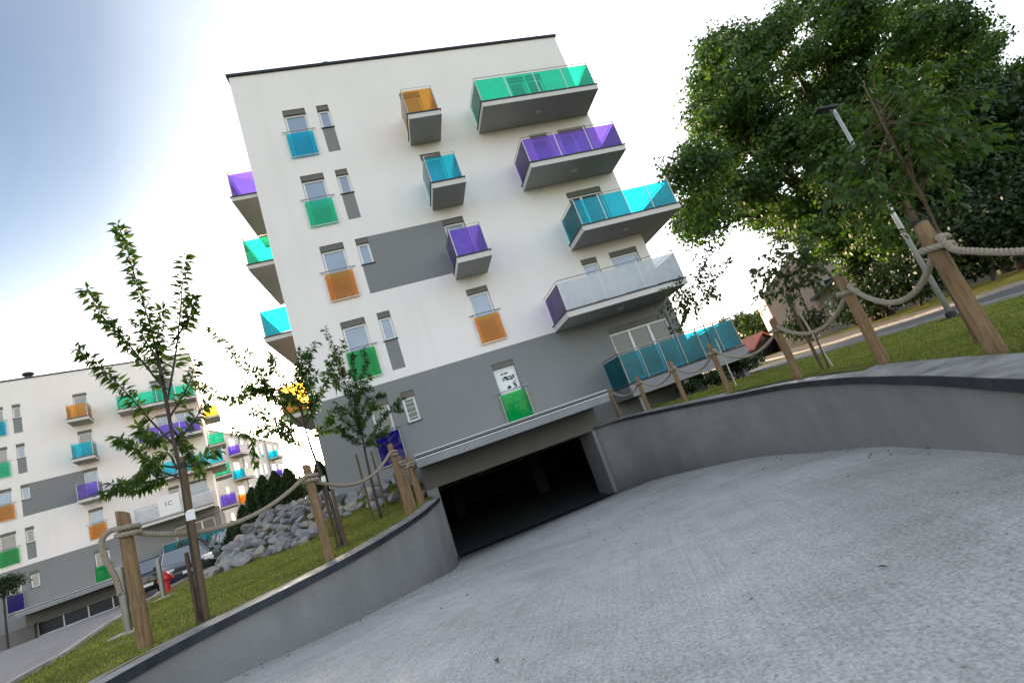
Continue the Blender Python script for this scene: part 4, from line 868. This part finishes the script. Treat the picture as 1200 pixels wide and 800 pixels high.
# ================================================================= ROCKS
def rock_mesh(seed):
    r = np.random.default_rng(seed); import bmesh
    bm = bmesh.new(); bmesh.ops.create_icosphere(bm, subdivisions=2, radius=.5)
    dirs = r.normal(size=(13, 3)); dirs /= np.linalg.norm(dirs, axis=1, keepdims=True); hs = r.uniform(.19, .36, 13)
    for v in bm.verts:
        c = np.array(v.co)
        for d, h in zip(dirs, hs):
            e = c.dot(d) - h
            if e > 0: c = c - d * e
        v.co = c * np.array([1.25, 1.0, .85])
    bmesh.ops.dissolve_limit(bm, angle_limit=.12, verts=bm.verts, edges=bm.edges); me = bpy.data.meshes.new('rock'); bm.to_mesh(me); bm.free(); return me
def rockmat(name, c):
    m, nt, b = nmat(name); v = coord(nt); oi = N(nt, 'ShaderNodeObjectInfo')
    k = ramp(nt, noise(nt, 4, 6, .7, v), [(.3, tuple(x * .6 for x in c)), (.7, tuple(x * 1.25 for x in c))]); k = mixc(nt, k, ramp(nt, oi.outputs['Random'], [(0, (.6, .6, .62)), (.6, (1, 1, 1)), (.93, (1.2, 1.05, .85))]), 1, 'MULTIPLY')
    nt.links.new(k, b.inputs['Base Color']); b.inputs['Roughness'].default_value = .85; bump(nt, b, noise(nt, 25, 4, .7, v), .5, .02); return m
RM = rockmat('quarry_stone', (.29, .29, .30)); rocks = [rock_mesh(100 + i) for i in range(9)]
for me in rocks: me.materials.append(RM)
rr = random.Random(3); placed = []; tries = 0
while len(placed) < 298 and tries < 90000:
    tries += 1; x = rr.uniform(-7.4, -.35); y = rr.uniform(-1.5, 6.5)
    if x > -3.25 and y > -.32: continue
    if y < (-1.25 if x < -2.8 else -1.9) + .25 * math.sin(x * 2.1): continue
    if x + .27 * (y + 1) < -6.2: continue
    s = rr.uniform(.36, .6) if len(placed) < 200 else rr.uniform(.24, .36)
    if any((x - a) ** 2 + (y - b) ** 2 < (.30 * (s + t)) ** 2 for a, b, t in placed): continue
    placed.append((x, y, s))
for i, (x, y, s) in enumerate(placed):
    o = bpy.data.objects.new('rock', rocks[i % 9]); COL.objects.link(o); o.location = (x, y, float(gz(x, y)) + s * .16 + (.12 if y > -.9 else 0) * 0); o.scale = (s, s, s); o.rotation_euler = (rr.uniform(-.5, .5), rr.uniform(-.5, .5), rr.uniform(0, 6.28))
    tag(o, 'angular grey quarry stone in the rock bank between the left lawn and the buildings', 'rock', 'rocks of the bank beside the left lawn')
# ================================================================= BOLLARDS, HYDRANT, LAMP
def bollard(x, y, lb):
    root = empty('bollard', (x, y, float(gz(x, y))), 0, lb, 'bollard', 'steel bollards on the left lawn'); mb = MB()
    mb.lathe([(.048, -.1), (.048, .86), (.044, .875), (.02, .884), (.001, .885)], 20); mb.build('column', M['steel'], root, False); mb = MB(); mb.box(-.17, .17, -.17, .17, -.05, .02); mb.build('base', M['kerb'], root)
p = gp(151, 741, 0); bollard(p.x, p.y, 'steel bollard nearer the camera, close left of the thick post'); p = gp(192, 700, 0); bollard(p.x, p.y, 'steel bollard farther away, right beside the red hydrant')
def hydrant(x, y):
    root = empty('hydrant', (x, y, float(gz(x, y))), .4, 'small red fire hydrant on the lawn edge in front of the parked cars', 'hydrant'); root.scale = (.72,) * 3; mb = MB()
    mb.lathe([(.15, 0), (.15, .05), (.10, .06), (.10, .36), (.125, .37), (.125, .41), (.10, .42)], 16); mb.build('barrel', M['red'], root, False)
    mb = MB(); mb.lathe([(.15, .421), (.17, .46), (.16, .58), (.10, .68), (.05, .71), (.045, .77), (.001, .775)], 16); mb.build('bonnet', M['red'], root, True)
    for s in (-1, 1):
        mb = MB(); mb.lathe([(.055, .10), (.055, .2), (.07, .2), (.07, .24), (.03, .25)], 12, (0, 0, 0), 0, Matrix.Translation((0, 0, .47)) @ Matrix.Rotation(s * math.pi / 2, 4, 'Y')); mb.build('outlet', M['red'], root)
p = gp(197, 694, 0); hydrant(p.x, p.y)
lx, ly = 10.1, -8.66; lz = float(gz(lx, ly)); root = empty('lamp_post', (lx, ly, lz), 0, 'slim pale lamp post with a flat dark head at the lawn edge on the right', 'street lamp')
M['lampgrey'] = simple('galvanised_pole', (.45, .455, .465), .35, .3, .08, 8)
mb = MB(); mb.tube([(0, 0, 0), (0, 0, 2.4), (0, 0, 4.78)], [.05, .042, .032], 14); mb.build('pole', M['lampgrey'], root, True)
mb = MB(); mb.box(-.16, .16, -.16, .16, -.05, .03); mb.lathe([(.09, .03), (.09, .12), (.065, .14)], 12); mb.build('base', M['dark'], root)
hd = atD(966, 127, 9.75) - Vector((lx, ly, lz)); mb = MB(); mb.tube([(0, 0, 4.7), (0, 0, 4.84), (hd.x * .5, hd.y * .5, 4.9)], .03, 8); mb.build('arm', M['lampgrey'], root)
T = Matrix.Translation((hd.x, hd.y, 4.93)) @ Matrix.Rotation(math.atan2(hd.y, hd.x), 4, 'Z') @ Matrix.Rotation(-.22, 4, 'Y'); mb = MB()
mb.box(-.20, .20, -.10, .10, -.03, .03, 0, T); hdm = mb.build('lamp_head', M['dark'], root, False, .012); mb = MB(); mb.box(-.16, .16, -.08, .08, -.038, -.031, 0, T); mb.build('lens', M['dark'], hdm)
# ================================================================= CARS
def carpaint(name, c): 
    m, nt, b = nmat(name); b.inputs['Base Color'].default_value = (*c, 1); b.inputs['Metallic'].default_value = .4; b.inputs['Roughness'].default_value = .35; b.inputs['Coat Weight'].default_value = 1; b.inputs['Coat Roughness'].default_value = .03
    nt.links.new(ramp(nt, noise(nt, 3, 4, .6, coord(nt)), [(.3, tuple(x * .8 for x in c)), (.7, tuple(x * 1.2 for x in c))]), b.inputs['Base Color']); return m
M['carglass'] = panemat('car_glass', (.10, .13, .16), 2.2); M['tyre'] = simple('tyre', (.02, .02, .02), .8); M['lens'] = panemat('headlamp', (.75, .77, .8), 1.6); M['taillens'] = panemat('tail_lamp', (.5, .01, .02), 1.6); M['plate'] = simple('number_plate', (.75, .75, .72), .4, 0, .03)
def car(x, y, yaw, paint, lb, seed=0):
    z = float(gz(x, y)) + .03; root = empty('parked_car', (x, y, z), yaw, lb, 'car', 'cars parked beyond the left lawn')
    # stations along the length (front at -y): z_low, z_belt, half width low, belt
    def loft(stations, mats, name, parent, smooth=True):
        mb = MB(); n = None
        for ring in stations:
            mb.v += ring; n = len(ring)
        for i in range(len(stations) - 1):
            for j in range(n): mb.f.append((i * n + j, i * n + (j + 1) % n, (i + 1) * n + (j + 1) % n, (i + 1) * n + j)); mb.m.append(0)
        mb.f.append(tuple(range(n - 1, -1, -1))); mb.m.append(0); mb.f.append(tuple((len(stations) - 1) * n + j for j in range(n))); mb.m.append(0)
        return mb.build(name, mats, parent, smooth, .02)
    def ring(y, zl, zb, w): return [(-w * .92, y, zl), (w * .92, y, zl), (w, y, zl + .12), (w, y, (zl + zb) * .5 + .05), (w * .95, y, zb), (-w * .95, y, zb), (-w, y, (zl + zb) * .5 + .05), (-w, y, zl + .12)]
    st = [(-2.15, .28, .62, .70), (-2.08, .22, .72, .80), (-1.7, .2, .84, .87), (-1.0, .2, .94, .89), (0, .2, .97, .89), (1.2, .2, .99, .89), (1.9, .22, .97, .86), (2.1, .28, .86, .78)]
    body = loft([ring(*s) for s in st], paint, 'body', root)
    def cab(y, z0, z1, w0, w1): return [(-w0, y, z0), (w0, y, z0), (w1, y + (0), z1), (-w1, y + (0), z1)]
    mb = MB(); lo = [(-.84, -1.05, .93), (.84, -1.05, .93), (.84, 1.95, .96), (-.84, 1.95, .96)]; hi = [(-.62, -.25, 1.44), (.62, -.25, 1.44), (.62, 1.55, 1.44), (-.62, 1.55, 1.44)]
    mb.v = lo + hi; mb.f = [(0, 1, 5, 4), (1, 2, 6, 5), (2, 3, 7, 6), (3, 0, 4, 7)]; mb.m = [0] * 4; mb.build('window', M['carglass'], root)
    mb = MB(); mb.box(-.63, .63, -.24, 1.56, 1.435, 1.475); mb.build('roof', paint, root, False, .02)
    for s in (-1, 1):
        for (a, b) in (((.845, -1.06, .93), (.63, -.26, 1.45)), ((.845, .35, .95), (.64, .4, 1.45)), ((.845, 1.96, .95), (.63, 1.56, 1.45))): mb = MB(); mb.tube([(a[0] * s, a[1], a[2]), (b[0] * s, b[1], b[2])], .035, 6); mb.build('pillar', paint, root)
    for s in (-1, 1):
        for yy in (-1.35, 1.3):
            Tm = Matrix.Translation((s * .8, yy, .31)) @ Matrix.Rotation(math.pi / 2, 4, 'Y'); mb = MB(); mb.lathe([(.31, -.1), (.315, .0), (.31, .1), (.2, .105)], 20, (0, 0, 0), 0, Tm); mb.lathe([(.2, .1), (.31, .1)], 20, (0, 0, 0), 0, Tm); w = mb.build('wheel', M['tyre'], root)
            mb = MB(); mb.lathe([(.2, -.108), (.2, .108), (.05, .112), (.001, .112)], 14, (0, 0, 0), 0, Tm); mb.build('rim', M['steel'], w)
        mb = MB(); mb.box(s * .66 - .17, s * .66 + .17, -2.13, -1.92, .58, .74); mb.build('headlight', M['lens'], root, False, .03)
        mb = MB(); mb.box(s * .66 - .16, s * .66 + .16, 1.98, 2.12, .68, .9); mb.build('tail_light', M['taillens'], root, False, .03)
        mb = MB(); mb.box(s * .97 - .09, s * .97 + .09, -.85, -.72, .92, 1.05); mb.build('mirror', paint, root, False, .03)
    for yy in (-2.19, 2.13):
        mb = MB(); mb.box(-.26, .26, yy, yy + .03, .42, .53); mb.build('number_plate', M['plate'], root)
    mb = MB(); mb.box(-.5, .5, -2.175, -2.1, .5, .62) if 0 else mb.box(-.55, .55, -2.17, -2.09, .56, .66); mb.build('grille', M['dark'], root)
navy = carpaint('navy_paint', (.012, .018, .032)); car(-11.0, 8.2, R_(30), navy, 'dark blue car facing the camera behind the red hydrant')
car(-10.6, 12.6, R_(34), carpaint('teal_paint', (.02, .04, .06)), 'second dark car, half hidden by the rocks, right of the hydrant')
car(-13.2, 9.6, R_(207), carpaint('black_paint', (.008, .008, .009)), 'black car showing its red tail lamps behind the thick post')
# ================================================================= FAR BLOCK, HOUSES, SHED
def far_block():
    x1 = -21.7; root = empty('apartment_building', (x1, 41, -1.9), 0, 'far warm white block with a column of coloured balconies, between the two near blocks', 'building'); L = 25.0; H = 13.6
    w = MB(); w.box(-13, 0, 0, L, -1, H); w.build('wall', M['warm'], root); w = MB(); w.box(-13.1, .1, -.1, L + .1, H + .003, H + .12); w.build('roof_edge', M['fascia'], root)
    for k in range(4):
        z = 2.2 + k * FH
        for y in (1.2, 8.2, 11.0, 13.2, 15.2, 21.6):
            if y in (13.2, 15.2) and k == 0: continue
            f = MB(); f.box(.003, .06, y, y + .95, z + .1, z + 2.1); b = f.build('window', M['frame'], root); f = MB(); f.box(.061, .066, y + .09, y + .86, z + .18, z + 2.02); f.build('pane', M['pane_dark' if k % 2 else 'pane_blind'], b)
    for y0, y1, cols in ((4.0, 7.2, ('orange', 'orange', 'cyan', 'purple')), (18.2, 20.8, ('cyan', 'cyan', 'purple', 'cyan'))):
        for k, c in enumerate(cols): side_balcony(root, 0, 1, y0, y1, 2.2 + k * FH, 1.35, c)
    for k, c in ((1, 'green'), (2, 'green')): side_balcony(root, 0, 1, 22.4, 24.9, 2.2 + k * FH, 1.4, c)
    w = MB(); w.tube([(.1, 8.0, 0), (.1, 8.0, H)], .06, 6); w.tube([(.1, 17.6, 0), (.1, 17.6, H)], .06, 6); w.build('downpipe', M['zinc'], root)
far_block()
M['tile'] = simple('red_tile', (.22, .075, .065), .8, 0, .2, 4, 10); M['slate'] = simple('blue_grey_roofing', (.16, .19, .23), .5, 0, .15, 3, 8)
def house(name, loc, rz, w, d, he, hr, wallm, roofm, lb, over=.35, group=None, win=()):
    root = empty(name, loc, rz, lb, 'house' if 'house' in lb else 'shed', group); mb = MB()
    mb.prism([(-w / 2, -1.5), (w / 2, -1.5), (w / 2, he), (0, hr), (-w / 2, he)], 0, d, 0, 'y'); mb.build('wall', wallm, root); r = MB(); o = over; s = (hr - he) / (w / 2)
    for sg in (-1, 1):
        pts_ = [(0, hr + .02), (0, hr + .16), (sg * (w / 2 + o), he - s * o + .16), (sg * (w / 2 + o), he - s * o + .02)]; r.prism(pts_, -o, d + o, 0, 'y')
    r.build('roof', roofm, root)
    for x, z, ww, hh in win:
        f = MB(); f.box(x - ww / 2, x + ww / 2, -.04, -.003, z, z + hh); q = f.build('window', M['frame'], root); f = MB(); f.box(x - ww / 2 + .08, x + ww / 2 - .08, -.047, -.041, z + .08, z + hh - .08); f.build('pane', M['pane_dark'], q)
    return root
pA = atD(972, 395, 34); house('house', (pA.x, pA.y, -1.0), R_(-38), 5.6, 9, 4.6, 6.6, M['pink'], M['pink'], 'pink rendered house gable under the big tree', .02, None, ((1.6, 3.2, .8, .9),))
pB = atD(1050, 330, 30); house('house', (pB.x, pB.y, -.9), R_(-58), 8.5, 7, 2.9, 4.6, M['soffit'], M['slate'], 'low house with a blue grey roof hidden behind dark bushes', .5, None, ((-1.5, .9, 1.2, 1.2),))
pC = atD(902, 414, 40); house('shed', (pC.x, pC.y, -1.05), R_(20), 4.4, 4, 1.1, 2.2, M['dark'], M['tile'], 'dark shed with a pinkish roof at the far end of the lawn', .25)
pD = atD(925, 398, 62); house('house', (pD.x, pD.y, -.9), R_(-20), 7, 9, 3.6, 6.2, M['white'], M['tile'], 'small white house with a red roof seen through the sapling stake', .4, None, ((1.2, 1.2, 1, 1.2),))
# wall of the second block's garage drive
c = arc(np.array([(-29.5, 17.0, -1.1), (-26.6, 19.5, -1.15), (-25.9, 21.4, -1.2)]), 12); w = MB(); sweep(w, c, -1, [(0, lambda c, o: -4), (0, lambda c, o: c[2]), (.3, lambda c, o: c[2]), (.3, lambda c, o: -4)])
tag(w.build('retaining_wall', M['rwall']), 'short pale retaining wall at the left edge before the left block', 'retaining wall', None)
# ================================================================= SKY, SUN
SUN_EL, SUN_AZ = 6.0, -14.0
wd = bpy.data.worlds.new('World'); S.world = wd; wd.use_nodes = True; nt = wd.node_tree; bg = nt.nodes['Background']
sk = nt.nodes.new('ShaderNodeTexSky'); sk.sky_type = 'NISHITA'; sk.sun_disc = False; sk.sun_elevation = R_(SUN_EL); sk.sun_rotation = R_(SUN_AZ); sk.altitude = 200; sk.air_density = 1.0; sk.dust_density = 2.2; sk.ozone_density = 1.5
hs = nt.nodes.new('ShaderNodeHueSaturation'); hs.inputs['Saturation'].default_value = .60; nt.links.new(sk.outputs['Color'], hs.inputs['Color'])
base = mixc(nt, hs.outputs['Color'], (1.08, .985, .94), 1, 'MULTIPLY')
# thin high cloud veil lit by the low sun, thickest ahead and thinning out to the left
gd = nt.nodes.new('ShaderNodeTexCoord').outputs['Generated']; dt = N(nt, 'ShaderNodeVectorMath'); dt.operation = 'DOT_PRODUCT'; nt.links.new(gd, dt.inputs[0]); dt.inputs[1].default_value = ray(690, 260).normalized()
wob = N(nt, 'ShaderNodeMath'); wob.operation = 'MULTIPLY_ADD'; nt.links.new(noise(nt, 2.2, 5, .6, gd), wob.inputs[0]); wob.inputs[1].default_value = .12; nt.links.new(dt.outputs['Value'], wob.inputs[2])
veil = ramp(nt, wob.outputs[0], [(.70, (0, 0, 0)), (.86, (.50, .49, .48)), (1.05, (1.10, 1.03, .98))])
d2 = N(nt, 'ShaderNodeVectorMath'); d2.operation = 'DOT_PRODUCT'; nt.links.new(gd, d2.inputs[0]); d2.inputs[1].default_value = ray(-250, 130).normalized()
bank = ramp(nt, d2.outputs['Value'], [(.78, (1, 1, 1)), (.90, (.62, .68, .74)), (.985, (.24, .33, .42))])
nt.links.new(mixc(nt, mixc(nt, base, bank, 1, 'MULTIPLY'), veil, 1, 'ADD'), bg.inputs['Color']); bg.inputs['Strength'].default_value = .12
sl = bpy.data.lights.new('sun', 'SUN'); sl.energy = 1.2; sl.angle = R_(1.5); sl.color = (1, .72, .45); so = bpy.data.objects.new('sun', sl); COL.objects.link(so)
sd = Vector((math.sin(R_(SUN_AZ)) * math.cos(R_(SUN_EL)), math.cos(R_(SUN_AZ)) * math.cos(R_(SUN_EL)), math.sin(R_(SUN_EL)))); so.rotation_euler = sd.to_track_quat('Z', 'Y').to_euler()
S.view_settings.view_transform = 'Standard'; S.view_settings.look = 'None'; S.view_settings.gamma = 1; S.view_settings.exposure = 2.82
S.render.engine = 'CYCLES'; S.cycles.use_denoising = True; S.cycles.max_bounces = 8; S.cycles.transparent_max_bounces = 24
for o in [x for x in bpy.data.objects if x.type == 'MESH' and x.data.name.startswith('wheel')]: pass
